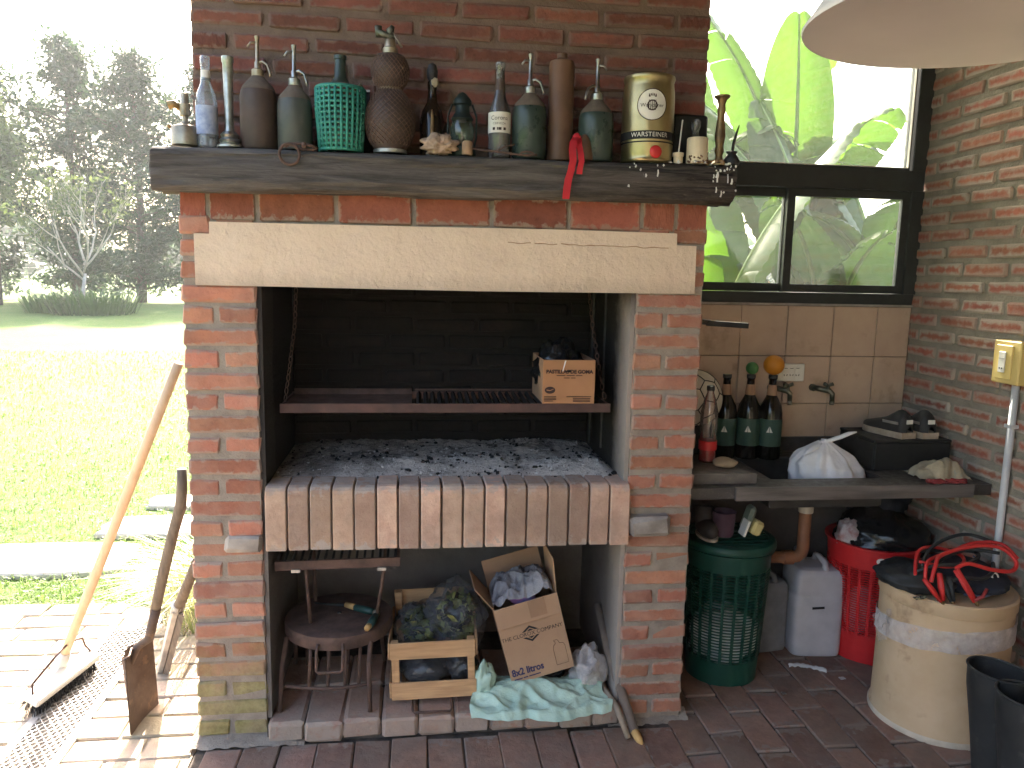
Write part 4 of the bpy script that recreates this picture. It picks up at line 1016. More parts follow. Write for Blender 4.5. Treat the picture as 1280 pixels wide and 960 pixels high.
chain([(.275, .13, 1.11), (.28, .20, 1.21), (.285, .30, 1.35), (.29, .42, 1.80)], "lift_chain", par=g)
MB().tube([(1.385, .33, .9), (1.385, .33, 1.80)], .007, 8).build("guide_rail", M_BLACKIRON, g); MB().tube([(1.36, .42, .9), (1.36, .42, 1.80)], .007, 8).build("guide_rail", M_BLACKIRON, g)

def carton(t, w, d, h, m, th=.004):
    """open box in local coords; origin bottom centre"""
    out = []
    for (nm, c, s) in (("front_panel", (0, -d / 2, h / 2), (w, th, h)), ("back_panel", (0, d / 2, h / 2), (w, th, h)), ("side_panel", (-w / 2 + th / 2, 0, h / 2), (th, d - th * 1.02, h)), ("side_panel", (w / 2 - th / 2, 0, h / 2), (th, d - th * 1.02, h)), ("bottom_panel", (0, 0, th / 2), (w - 2.02 * th, d - 1.02 * th, th))):
        out.append((nm, c, s))
    for nm, c, s in out:
        loc(MB().bevbox(c, s, .0012), t).build(nm, M_CARD_IN if nm in ("side_panel", "bottom_panel") else m, t)
t = thing("sweets_carton", "small open cardboard carton with printed front standing on the grill shelf", "box", (1.2085, .215, 1.1065))
M_CARD2 = mat("orange cardboard", (.40, .205, .105), (.34, .17, .085), rough=.85, scale=5, bump=.12, bscale=40, spec=.2)
carton(t, .178, .23, .148, M_CARD2)
def on_front(cx, cz, y, t): 
    o = OFF[t.name]; return lambda x, yy: (o[0] + cx + x, o[1] + y, o[2] + cz + yy)
text_mb("PASTILLAS DE GOMA", .0172, on_front(.001, .108, -.1182, t), spacing=.98, bold=.0008).build("lettering", M_BROWNPRINT, t)
f = on_front(-.064, .046, -.1181, t); n = 24
MB().add([f(.018 * math.cos(a), .012 * math.sin(a)) for a in [2 * math.pi * j / n for j in range(n)]], [tuple(range(n))]).build("logo_oval", M_BROWNPRINT, t)
f = on_front(-.064, .046, -.1184, t)
MB().add([f(-.012, -.001), f(.0, -.003), f(.012, .003), (f(.012, .005)), f(.0, .0), f(-.012, .002)], [(0, 1, 4, 5), (1, 2, 3, 4)]).build("logo_swoosh", M_CARD2, t)
mb = MB()
for (x, w, z) in [(-.028, .03, .0955), (.005, .028, .0955), (.034, .022, .0955), (-.008, .02, .0875), (.014, .016, .0875), (-.063, .042, .024), (-.063, .042, .019), (-.063, .042, .014), (-.068, .03, .009)] + [(.035, .085, .024), (.045, .06, .018), (.045, .06, .0125), (.045, .06, .008)]:
    f = on_front(x, z, -.1182, t); mb.add([f(-w / 2, -.0013), f(w / 2, -.0013), f(w / 2, .0013), f(-w / 2, .0013)], [(0, 1, 2, 3)])
mb.build("small_print", M_BROWNPRINT, t, kind="stuff")
loc(MB().add([(-.024, -.1184, .11), (-.021, -.1184, .11), (-.011, -.1184, .146), (-.016, -.1184, .146)], [(0, 1, 2, 3)]), t).build("tape_scrap", M_WHITEBAG, t)
tag(MB().blob((1.195, .215, 1.215), (.078, .085, .085), 5, .35, 1.8, 40, .12, ridge=.5).build("black_bag", M_BLACKPL, at=(1.195, .215, 1.12), smooth=True), "shiny black plastic bag stuffed in the small carton", "plastic bag")

# ------------------------------------------------------------------ niche under the hearth
ST = .0725
# round iron disc stand
t = thing("disc_brazier", "round rusty iron disc stand with bar legs and loop handle in the niche", "brazier", (.434, .19, ST))
lath(t, "disc", [(.0, .222), (.175, .222), (.183, .226), (.185, .232), (.185, .262), (.182, .269), (.172, .272), (.0, .274)], M_RUST, 44, sharp=35)
for (ax, ay, bx, by) in ((-.165, -.09, -.182, -.155), (.115, -.14, .115, -.178), (-.15, .1, -.18, .17), (.13, .1, .15, .17)):
    loc(MB().tube([(ax, ay, .235), (ax * .5 + bx * .5 - .004, ay * .5 + by * .5, .15), (bx, by, .003)], .008, 8), t).build("leg", M_RUST, t, smooth=True)
arc = [(-.165 + .28 * u, -.13 - .025 * math.sin(math.pi * u) - .01 * u, .082) for u in [k / 12 for k in range(13)]]
loc(MB().tube(arc, .006, 8), t).build("front_hoop", M_RUST, t, smooth=True)
for k, u in enumerate((.28, .5, .7, .86)):
    x = -.165 + .28 * u; y = -.13 - .025 * math.sin(math.pi * u)
    loc(MB().tube([(x, y, .084), (x + .006, y + .012, .225)], .006, 7), t).build("rod", M_RUST, t, smooth=True)
for k, u in enumerate((.1, .35, .6, .85)):
    x = -.16 + .3 * u; loc(MB().tube([(x, .12, .02), (x, .1, .225)], .005, 7), t).build("rod", M_RUST, t, smooth=True)
loc(MB().tube([(-.052, -.178, .25), (-.056, -.19, .225), (-.056, -.195, .165), (-.048, -.196, .158), (.02, -.196, .158), (.028, -.195, .165), (.03, -.19, .225), (.028, -.178, .25)], .0055, 8), t).build("loop_handle", M_RUST, t, smooth=True)
loc(MB().lathe([(.008, .2735), (.006, .279), (.0, .28)], n=10), t).build("rivet", M_BLACKIRON, t)
# small grill standing on the disc
DZ = ST + .2745
t = thing("small_grill", "low legged rusty grill grate standing on the round iron disc", "grill", (.445, .2, DZ))
gz0, gz1 = .556, .625
MB().box((.446, .055, .579), (.405, .008, .030), (0, R(-.9), 0)).build("front_bar", M_RUST, t)
for x in (.252, .64): MB().tube([(x, .06, .585), (x, .34, .615)], .007, 6).build("side_rail", M_RUST, t)
MB().tube([(.252, .34, .615), (.64, .34, .615)], .007, 6).build("rear_rail", M_RUST, t)
for k in range(15): MB().tube([(.275 + k * .0255, .06, .592), (.275 + k * .0255, .34, .622)], .0045, 6).build("bar", M_BLACKIRON, t)
for (ax, ay, bx, by, z) in ((.335, .09, .345, .115, .58), (.60, .09, .565, .135, .58), (.33, .33, .34, .29, .61), (.60, .33, .57, .29, .61)):
    MB().tube([(ax, ay, z), (bx, by, DZ + .003)], .0065, 7).build("leg", M_RUST, t, smooth=True)
for x in (.31, .588): MB().box((x, .052, .560), (.028, .014, .010)).build("clip", M_STEEL, t)
# garden shears with green handles
t = thing("hand_tool", "hinged hand tool with dark green handles and ochre ends lying on the disc", "tool", (.55, .14, DZ))
M_TOOLG = mat("dark green grip", (.02, .06, .05), rough=.5); M_OCHRE = mat("ochre wood tip", (.45, .27, .10), rough=.6)
MB().tube([(.455, .215, DZ + .018), (.49, .19, DZ + .018)], [.010, .012], 10).build("handle_end", M_OCHRE, t, smooth=True)
MB().tube([(.488, .19, DZ + .018), (.53, .165, DZ + .018), (.555, .15, DZ + .018)], [.0115, .0135, .011], 10).build("grip", M_TOOLG, t, smooth=True)
MB().tube([(.555, .15, DZ + .014), (.57, .14, DZ + .016)], [.010, .013], 10).build("hinge", M_BRASSW, t, smooth=True)
MB().tube([(.563, .13, DZ + .013), (.553, .08, DZ + .014), (.545, .055, DZ + .012)], [.011, .014, .012], 10).build("grip", M_TOOLG, t, smooth=True)
MB().tube([(.545, .056, DZ + .012), (.538, .036, DZ + .011)], [.011, .010], 10).build("handle_end", M_OCHRE, t, smooth=True)
MB().tube([(.455, .215, DZ + .016), (.39, .25, DZ + .006), (.34, .27, DZ + .004)], [.006, .004, .003], 8).build("blade", M_BLACKIRON, t, smooth=True)
# wire rack lying under the crate
t = thing("wire_rack", "bent wire rack handle sticking out from under the wooden crate", "wire rack", (.75, .1, ST))
MB().tube([(.69, .35, ST + .014), (.688, .05, ST + .014), (.69, -.005, ST + .010), (.697, -.016, ST + .008), (.815, -.016, ST + .008), (.822, -.005, ST + .01), (.824, .05, ST + .014), (.824, .35, ST + .014)], .0042, 8).build("wire", M_RUST, t, smooth=True)
MB().tube([(.64, .12, ST + .012), (.90, .12, ST + .012)], .0042, 8).build("wire", M_RUST, t, smooth=True)
MB().tube([(.64, .33, ST + .012), (.90, .33, ST + .012)], .0042, 8).build("wire", M_RUST, t, smooth=True)
# wooden crate
t = thing("wooden_crate", "slatted light wood fruit crate holding plastic bags in the niche", "crate", (.77, .2, ST + .022))
t.rotation_euler = (0, R(-2.2), R(-2))
W, D, H = .285, .30, .205
def lb(c, s, nm, jit=.001): loc(MB().bevbox(c, s, .0012, jit=jit), t).build(nm, M_PINEWOOD, t)
for sx in (-1, 1):
    for sy in (-1, 1): lb((sx * (W / 2 - .014), sy * (D / 2 - .012), H / 2 + (.03 if sy > 0 else 0)), (.024, .024, H + (.06 if sy > 0 else 0)), "corner_post")
for y in (-D / 2 - .004, D / 2 + .004):
    lb((0, y, .031), (W + .004, .007, .060), "slat"); lb((0, y, H - .030 + (.0 if y < 0 else .06)), (W + .004, .007, .060), "slat")
for x in (-W / 2 - .006, W / 2 + .006):
    lb((x, 0, .032), (.007, D - .002, .058), "slat"); lb((x, 0, H - .031), (.007, D - .002, .058), "slat")
for k in range(4): lb((-W / 2 + .05 + k * .062, 0, .004), (.05, D - .01, .006), "bottom_slat")
# bags in the crate
M_LEAVES = mat("bagged leaves", (.24, .24, .03), (.05, .08, .02), rough=.6, scale=14, third=(.50, .42, .06), tscale=18, bump=.6, bscale=50)
def filmbag(name, label, c, rad, seed, core=None, film=M_BAGDARK):
    t = thing(name, label, "plastic bag", (c[0], c[1], c[2] - rad[2] * .8))
    MB().blob(c, rad, seed, .3, 1.7, 40, .12, ridge=.55).build("film", film, t, smooth=True)
    if core == 'leaves':
        rg = random.Random(seed); lm = MB(); pts = []
        while len(pts) < 240:
            d_ = Vector((rg.uniform(-1, 1), rg.uniform(-1, 1), rg.uniform(-1, 1)))
            if .55 < d_.length < 1: pts.append(Vector((c[0] + d_.x * rad[0] * .82, c[1] + d_.y * rad[1] * .82, c[2] + d_.z * rad[2] * .82)))
        leaf_quads(lm, pts, .042, rg, .1, 1, .004, .5); lm.build("contents", M_LEAVES, t, kind="stuff")
        MB().blob(c, [r * .66 for r in rad], seed, .2, 1.7, 24, .1).build("dark_core", M_BLACKPL, t, smooth=True)
    elif core: MB().blob((c[0], c[1], c[2] - rad[2] * .05), [r * .88 for r in rad], seed, .3, 1.7, 32, .12, ridge=.5).build("contents", core, t, smooth=True)
    return t
filmbag("bag_of_leaves", "clear bag of yellow green leaves heaped on the crate's right half", (.845, .19, .325), (.085, .10, .105), 4, 'leaves')
filmbag("bag_of_leaves", "dull clear bag of dark leaves in the crate's back left corner", (.72, .23, .27), (.085, .10, .07), 9, 'leaves')
filmbag("dark_bag", "dark shiny plastic bag showing between the crate's front slats", (.735, .12, .172), (.085, .065, .055), 13, M_BLACKPL)
filmbag("dark_bag", "small grey plastic bag low in the crate's right half", (.86, .13, .175), (.055, .06, .05), 17, M_BLACKPL)
# bleach carton, leaning
t = thing("tall_carton", "tall tilted open cardboard carton with dark blue and black print in the niche", "box", (1.14, .16, .150))
t.rotation_euler = (0, R(-14.5), R(2))
BW, BD, BH = .226, .20, .285
carton(t, BW, BD, BH, M_CARD)
loc(MB().bevbox((0, -BD / 2 - .005, BH - .036), (BW, .004, .075), .0012, rot=(R(-2), 0, 0)), t).build("front_flap", M_CARD, t)
loc(MB().bevbox((.035, -BD / 2 - .0078, BH - .03), (.06, .0006, .062), .0002), t).build("packing_tape", M_CARD_IN, t)
loc(MB().bevbox((-BW / 2 - .022, -.0, BH + .043), (.004, BD * .9, .10), .0012, rot=(0, R(-26), 0)), t).build("side_flap", M_CARD_IN, t)
loc(MB().bevbox((BW / 2 + .008, 0, BH + .058), (.004, BD * .9, .12), .0012, rot=(0, R(8), 0)), t).build("side_flap", M_CARD, t)
loc(MB().bevbox((0, BD / 2 + .01, BH + .045), (BW * .95, .004, .10), .0012, rot=(R(-12), 0, 0)), t).build("rear_flap", M_CARD_IN, t)
yf = -BD / 2 - .0028
f = on_front(-.003, .168, yf, t); text_mb("THE CLOROX COMPANY", .0205, f, sx=.93, spacing=1.0).build("lettering", M_BLACKPRINT, t)
f = on_front(-.008, .168, yf + .0002, t)
def quadmb(f, *qs):
    mb = MB()
    for q_ in qs: mb.add([f(*p) for p in q_], [tuple(range(len(q_)))])
    return mb
quadmb(f, [(-.030, .010), (.0, .030), (.0, .022), (-.018, .010)], [(0, .030), (.030, .010), (.018, .010), (0, .022)], [(-.030, -.010), (-.018, -.010), (0, -.022), (0, -.030)], [(0, -.030), (0, -.022), (.018, -.010), (.030, -.010)], [(-.012, .0105), (0, .018), (.012, .0105)], [(-.012, -.0105), (.012, -.0105), (0, -.018)]).build("diamond_emblem", M_BLACKPRINT, t)
f = on_front(-.048, .040, yf, t); text_mb("8x2 litros", .036, f, sx=.82, bold=.0012).build("lettering", M_BLUEPRINT, t)
quadmb(on_front(-.052, .016, yf, t), [(-.05, -.0022), (-.02, -.0022), (-.02, .0022), (-.05, .0022)], [(-.017, -.0022), (.0, -.0022), (.0, .0022), (-.017, .0022)], [(.003, -.0022), (.045, -.0022), (.045, .0022), (.003, .0022)]).build("small_print", M_BLUEPRINT, t, kind="stuff")
mb = MB(); o = OFF[t.name]
bt = [(.055, .025), (.055, .085), (.058, .098), (.066, .104), (.066, .112), (.062, .114), (.062, .118), (.074, .118), (.078, .112), (.080, .104), (.094, .1), (.098, .09), (.098, .025), (.055, .025)]
mb.tube([(o[0] + x, o[1] + yf, o[2] + z) for x, z in bt], .0006, 4); mb.build("bottle_drawing", M_BROWNPRINT, t)
mb = MB(); mb.add([(o[0] - BW / 2 - .0006, o[1] + y, o[2] + z) for y, z in ((-.05, .235), (-.03, .235), (-.03, .262), (-.05, .262))], [(0, 1, 2, 3)]); mb.build("side_print", M_BLUEPRINT, t)
def greybagf(u, v):
    a, b_ = u - .5, v - .5; r = max(abs(a), abs(b_)) * 2
    h = .035 * (1 - r ** 2) + .055 * max(0, crease(Vector((u * 3.2 + v, v * 2.2 - u * .8, 4)))) + .016 * max(0, crease(Vector((u * 7, v * 6, 8)))) + .02 * N(u * 3, v * 3, 6)
    if r > .8: h -= .10 * (r - .8)
    x, z = a * .212, h + .012
    c_, s_ = math.cos(R(14.5)), math.sin(R(14.5))
    return (1.066 + x * c_ - z * s_ * .6, .155 + b_ * .175, .432 + x * s_ + z)
tag(MB().grid(greybagf, 70, 60).build("grey_bag", M_GREYBAG, at=(1.07, .155, .41), smooth=True), "crumpled grey plastic bag filling the top of the tall carton", "plastic bag")
tag(MB().blob((1.065, .10, .42), (.045, .02, .02), 23, .3, 1.6, 20, .1, ridge=.4).build("blue_wrapper", mat("blue wrapper", (.06, .13, .30), (.3, .1, .25), rough=.3, scale=30), at=(1.065, .10, .40), smooth=True), "small blue wrapper peeking over the tall carton's front flap", "wrapper")
# green bag film
def greenf(u, v):
    x = .885 + .475 * u; y = .13 - .185 * v - .035 * math.sin(u * 3.1) * v
    h = .010 + .045 * math.exp(-((v - .3) / .35) ** 2) * (.5 + .5 * math.sin(math.pi * min(1, u * 1.15)) ** .5) + .042 * max(0, crease(Vector((u * 4, v * 2.5, 1)))) + .012 * max(0, crease(Vector((u * 10, v * 6, 3)))) + .006 * N(u * 14, v * 9)
    if v > .9: h *= (1 - v) * 10
    y += .028 * N(u * 4, 2) * v + .012 * N(u * 11, 5) * v
    return (x + .02 * N(u * 3, v * 3, 9), y, ST + max(.001, h))
tag(MB().grid(greenf, 90, 46).build("green_bag", M_GREENBAG, at=(1.12, .05, ST), smooth=True), "pale green plastic bag crumpled flat under the tilted carton", "plastic bag")
mb = MB(); mb.blob((.935, .06, .125), (.032, .03, .075), 31, .4, 1.8, 30, .1, flat=-.05, ridge=.5)
tag(mb.build("green_bag_bunch", M_GREENBAG, at=(.935, .06, ST), smooth=True), "bunched corner of pale green film between crate and carton", "plastic bag")
tag(MB().blob((1.315, .115, .135), (.055, .06, .07), 37, .4, 1.9, 36, .1, flat=-.06, ridge=.6).build("clear_film", M_FILMW, at=(1.315, .115, ST), smooth=True), "scrunched clear plastic film right of the tilted carton", "plastic bag")
tag(MB().blob((1.15, .17, .112), (.09, .08, .035), 41, .2, 1.5, 24, .1, flat=-.035).build("dark_bundle", M_BLACKPL, at=(1.15, .17, ST), smooth=True), "dark plastic bundle propping up the tilted carton", "plastic bag")
# sticks
t = thing("wooden_stick", "thicker brown stick with yellow broken end leaning in the niche's right corner", "stick", (1.44, -.12, 0))
MB().tube([(1.432, -.105, .016), (1.41, .0, .105), (1.385, .12, .21), (1.375, .25, .32)], [.016, .017, .016, .014], 10).build("shaft", M_STICK, t, smooth=True)
MB().tube([(1.446, -.142, .004), (1.440, -.13, .010), (1.430, -.10, .022)], [.004, .012, .0165], 8).build("broken_end", M_STICKCUT, t, smooth=True)
t = thing("wooden_stick", "thinner pale stick lying beside the yellow ended stick", "stick", (1.40, -.12, 0))
MB().tube([(1.405, -.115, .010), (1.38, -.045, .083), (1.36, .05, .092), (1.345, .2, .11)], [.010, .011, .010, .009], 8).build("shaft", mat("pale stick", (.33, .25, .18), (.24, .18, .13), rough=.8), t, smooth=True)

# ------------------------------------------------------------------ counter corner
CZ = .815
ct = thing("stone_counter", "dark stone worktop with set-in sink along the tiled wall", "counter", (2.2, .35, CZ))
SX0, SX1, SY0, SY1 = 1.98, 2.42, .17, .50
mb = MB(); mb.b(1.635, SX0, .062, BY - .014, .776, CZ); mb.b(SX1, WX - .002, .062, BY - .014, .776, CZ); mb.b(SX0, SX1, .062, SY0, .776, CZ); mb.b(SX0, SX1, SY1, BY - .014, .776, CZ)
mb.build("worktop", M_COUNTER, ct)
mb = MB(); mb.b(1.80, WX - .08, .048, .0615, .772, CZ + .004); mb.build("front_edge", mat("worn stone edge", (.15, .13, .12), (.075, .065, .06), rough=.4, scale=14, stretch=(.3, 1, 3), bump=.2), ct)
MB().b(1.635, WX - .003, BY - .0135, BY - .0015, CZ + .001, .876).build("upstand", M_COUNTER, ct)
mb = MB(); mb.b(SX0, SX1, SY0, SY0 + .006, .71, .812).b(SX0, SX1, SY1 - .006, SY1, .71, .812).b(SX0, SX0 + .006, SY0 + .006, SY1 - .006, .71, .812).b(SX1 - .006, SX1, SY0 + .006, SY1 - .006, .71, .812).b(SX0 + .006, SX1 - .006, SY0 + .006, SY1 - .006, .704, .710)
mb.build("sink_basin", M_SINK, ct)
mb = MB(); mb.add([(1.632, .112, .816), (1.90, .112, .816), (1.86, .20, .816), (1.80, .585, .816), (1.632, .585, .816), (1.632, .112, .852), (1.90, .112, .852), (1.86, .20, .852), (1.80, .585, .852), (1.632, .585, .852)],
    [(4, 3, 2, 1, 0), (5, 6, 7, 8, 9)] + [(i, (i + 1) % 5, (i + 1) % 5 + 5, i + 5) for i in range(5)])
tag(mb.build("stone_offcut", M_SLABTOP, at=(1.75, .35, .816)), "loose grey stone slab laid on the worktop beside the pier", "stone slab")
MB().b(1.66, 1.70, .50, .60, 0, .775).build("support", M_PLASTER, ct); MB().b(2.72, 2.76, .50, .60, 0, .775).build("support", M_PLASTER, ct)

# drain pipe
t = thing("drain_pipe", "brown drain pipe with cream collar below the sink", "pipe", (2.24, .38, .4))
MB().tube([(2.24, .38, .69), (2.24, .38, .7035)], .034, 16).build("flange", M_SINK, t)
MB().tube([(2.24, .38, .62), (2.24, .38, .69)], .029, 18).build("collar", M_CREAMPVC, t, smooth=True, sharp=40)
MB().tube([(2.24, .38, .66), (2.24, .38, .47), (2.238, .385, .448), (2.225, .395, .43), (2.20, .40, .425), (2.12, .41, .424)], .024, 16).build("elbow_pipe", M_PVCBROWN, t, smooth=True)
MB().tube([(2.21, .40, .425), (2.17, .404, .4245)], .029, 16).build("socket", M_PVCBROWN, t, smooth=True, sharp=40)

# taps
def tap(label, x, z, open_):
    t = thing("water_tap", label, "tap", (x, BY - .004, z), "taps over the sink")
    MB().tube([(x - .045, BY - .003, z + .012), (x - .045, BY - .018, z + .012)], .015, 14).build("wall_flange", M_TAPMETAL, t)
    MB().tube([(x - .045, BY - .012, z + .012), (x - .03, BY - .045, z + .012), (x, BY - .06, z + .006), (x + .012, BY - .066, z - .006), (x + .012, BY - .068, z - .04)], [.010, .012, .012, .011, .009], 10).build("body", M_TAPMETAL, t, smooth=True)
    MB().tube([(x + .012, BY - .068, z - .036), (x + .012, BY - .068, z - .052)], .010, 10).build("spout", M_CHROME if open_ else M_TAPMETAL, t, smooth=True)
    MB().tube([(x - .012, BY - .055, z + .008), (x - .006, BY - .058, z + .03)], .006, 8).build("spindle", M_TAPMETAL, t)
    mb = MB(); c = Vector((x + .006 if open_ else x - .004, BY - .058, z + .026))
    for a in (0.5, 2.6, 4.6): mb.tube([c, c + Vector((math.cos(a) * .022, -.004, math.sin(a) * .018))], [.006, .008], 8)
    mb.build("handle", M_TAPMETAL, t, smooth=True)
tap("left corroded tap below the white socket plate", 2.215, 1.075, True); tap("right corroded tap alone on the tiles", 2.40, 1.075, False)
# socket plate
t = thing("socket_plate", "white three gang socket plate on the beige tiles", "socket", (2.25, BY - .004, 1.12))
t.location.z = 1.118; OFF[t.name] = (2.25, BY - .004, 1.118)
loc(MB().bevbox((0, -.006, .0), (.118, .012, .074), .004), t).build("plate", M_WHITEPL, t)
for k in (-1, 0, 1):
    o = loc(MB().bevbox((k * .026, -.0125, .0), (.024, .003, .046), .001), t).build("module", M_WHITEPL, t)
    mb = MB()
    for dx in (-.006, .006): mb.box((k * .026 + dx, -.0141, -.010), (.003, .0012, .007), (0, dx * 60, 0))
    mb.box((k * .026, -.0141, .018), (.014, .001, .0018)); loc(mb, t).build("slot", M_BLACKPRINT, o)
t.location = (2.252, BY - .004, 1.150); 
# yellow socket box with conduit
t = thing("wall_outlet_box", "yellowed surface socket box on the brick side wall", "socket", (WX, .005, 1.268))
loc(MB().bevbox((-.025, 0, 0), (.048, .125, .150), .004), t).build("box", M_YELLOWPL, t)
o = loc(MB().bevbox((-.051, .006, 0), (.006, .075, .118), .002), t).build("cover", M_YELLOWPL, t)
o2 = loc(MB().bevbox((-.0555, .010, .0), (.004, .030, .072), .001), t).build("module", M_WHITEPL, t)
mb = MB().box((-.058, .010, .012), (.001, .026, .001)); 
for dy in (-.005, .006): mb.tube([(-.0572, .010 + dy, -.022), (-.0582, .010 + dy, -.022)], .0028, 8)
loc(mb, t).build("slot", M_BLACKPRINT, o2)
t = thing("conduit", "light grey vertical conduit below the yellowed socket box", "conduit", (WX - .014, -.012, .3))
MB().tube([(WX - .014, -.012, .08), (WX - .014, -.012, 1.194)], .0125, 14).build("pipe", M_GREYPVC, t, smooth=True)
MB().box((WX - .014, -.012, 1.045), (.030, .034, .012)).build("clip", M_GREYPVC, t); MB().box((WX - .014, -.012, .62), (.030, .034, .012)).build("clip", M_GREYPVC, t)
# iron rod on the pier
t = thing("iron_rod", "short black iron bar sticking out right of the pier", "iron bar", (1.72, .1, 1.38))
MB().tube([(1.62, .11, 1.392), (1.66, .105, 1.388), (1.69, .10, 1.386)], .009, 8).build("bracket", M_BLACKIRON, t, smooth=True)
MB().box((1.752, .10, 1.380), (.145, .018, .018), (0, R(3), 0)).build("bar", M_BLACKIRON, t)

# beer bottles with green labels
M_BOTTLE = mat("very dark beer glass", (.010, .008, .006), (.007, .006, .005), rough=.06, rough2=.15, bump=.01)
def beer(label, x, y, stop, nb=True):
    t = thing("beer_bottle", label, "bottle", (x, y, CZ + .001), "green labelled bottles by the sink")
    lath(t, "glass", [(.041, 0), (.046, .005), (.046, .185), (.041, .215), (.023, .25), (.016, .27), (.0145, .32), (.0165, .323), (.0165, .336), (.012, .338)], M_BOTTLE)
    lath(t, "label", [(.0465, .055), (.0465, .165)], M_LABELG); lath(t, "neck_label", [(.0205, .258), (.0160, .30)], M_CARD_IN)
    th = math.atan2(-2.44 - y, .7 - x)
    f = around(x, y, .0472, th, CZ + .125); quadmb(f, [(-.012, -.012), (-.001, -.012), (-.001, .014), (-.004, .006)], [(.001, -.012), (.013, -.012), (.004, .006), (.001, .014)]).build("triangle_mark", M_LABELW, t)
    lath(t, "cap", [(.0175, .325), (.0175, .339), (.0, .340)], M_BLACKRUB)
    return t
beer("dark bottle with green label half hidden behind the clear soda bottle", 1.935, .51, None)
beer("dark bottle with green label topped by the small green ball", 2.033, .505, None)
beer("dark bottle with green label topped by the orange ball", 2.118, .49, None)
tag(MB().blob((0, 0, .024), (.025, .025, .025), 1, .05, 1, 24, .01).build("green_fruit", M_LIME, smooth=True), "small green lime balanced on a bottle's mouth", "lime").location = (2.035, .505, CZ + .341)
tag(MB().blob((0, 0, .039), (.040, .040, .040), 2, .04, 1, 28, .01).build("orange_fruit", M_ORANGE, smooth=True), "bright orange fruit balanced on the rightmost bottle's mouth", "orange").location = (2.118, .49, CZ + .341)
# football on a dark carton
tag(MB().bevbox((0, 0, .065), (.19, .17, .13), .003).build("dark_carton", M_BLACKBOX), "small dark carton under the football behind the pier", "box").location = (1.745, .49, .853)
t = thing("football", "white football with black seams half hidden behind the brick pier", "ball", (1.778, .46, 1.066))
loc(MB().blob((0, 0, 0), (.113, .113, .113), 0, 0, 1, 44, 0), t).build("skin", M_BALLW, t, smooth=True)
ph = (1 + 5 ** .5) / 2
rotb = Euler((.5, .3, .9)).to_matrix(); ico = [rotb @ Vector(p).normalized() for p in [(0, a, b_ * ph) for a in (-1, 1) for b_ in (-1, 1)] + [(a, b_ * ph, 0) for a in (-1, 1) for b_ in (-1, 1)] + [(b_ * ph, 0, a) for a in (-1, 1) for b_ in (-1, 1)]]
mb = MB(); seen = []
import itertools
edges = [(i, j) for i, j in itertools.combinations(range(12), 2) if (ico[i] - ico[j]).length < 1.06]
for i, j in edges:
    a = (ico[i] * 2 + ico[j]).normalized(); b_ = (ico[i] + ico[j] * 2).normalized()
    mb.tube([(a.lerp(b_, k / 5)).normalized() * .1135 for k in range(6)], .0022, 5)
for i in range(12):
    nb = [j for j in range(12) if j != i and (ico[i] - ico[j]).length < 1.06]; c = ico[i]
    ax = (ico[nb[0]] - c * c.dot(ico[nb[0]])).normalized(); ay = c.cross(ax)
    nb.sort(key=lambda j: math.atan2(ico[j].dot(ay), ico[j].dot(ax))); P = [(c * 2 + ico[j]).normalized() for j in nb]
    for k in range(5): mb.tube([P[k].lerp(P[(k + 1) % 5], q_ / 4).normalized() * .1135 for q_ in range(5)], .0022, 5)
loc(mb, t).build("seam", M_BALLB, t, smooth=True)
mb = MB()
for i in (0, 5, 9):
    c = ico[i]; nb = [j for j in range(12) if j != i and (ico[i] - ico[j]).length < 1.06]; ax = (ico[nb[0]] - c * c.dot(ico[nb[0]])).normalized(); ay = c.cross(ax); nb.sort(key=lambda j: math.atan2(ico[j].dot(ay), ico[j].dot(ax)))
    P = [(c * 2 + ico[j]).normalized() for j in nb]; V = [c * .1134] + [p * .1134 for p in P] + [(P[k] + P[(k + 1) % 5]).normalized() * .1134 for k in range(5)]
    mb.add(V, [(0, 1 + k, 6 + k) for k in range(5)] + [(0, 6 + k, 1 + (k + 1) % 5) for k in range(5)])
loc(mb, t).build("blue_panel", M_BALLBLUE, t)
# clear soda bottle with red drink
t = thing("soda_bottle", "clear plastic bottle with a little red drink beside the pier", "bottle", (1.782, .29, .853))
lath(t, "plastic", [(.026, 0), (.032, .006), (.032, .06), (.030, .09), (.033, .13), (.032, .19), (.022, .235), (.0125, .262), (.0125, .275)], M_PINK)
lath(t, "drink", [(.022, .003), (.0295, .008), (.0295, .058), (.028, .078), (.0, .078)], M_PINKLIQ)
lath(t, "label", [(.0335, .048), (.0335, .083)], M_REDPL)
lath(t, "cap", [(.0145, .27), (.0148, .272), (.0148, .287), (.012, .289)], M_BLACKRUB)
tag(MB().blob((0, 0, .018), (.047, .036, .019), 6, .15, 1.2, 24, .02, flat=-.018).build("flat_stone", M_STONE, smooth=True), "flat oval tan stone on the loose slab", "stone").location = (1.815, .20, .853)

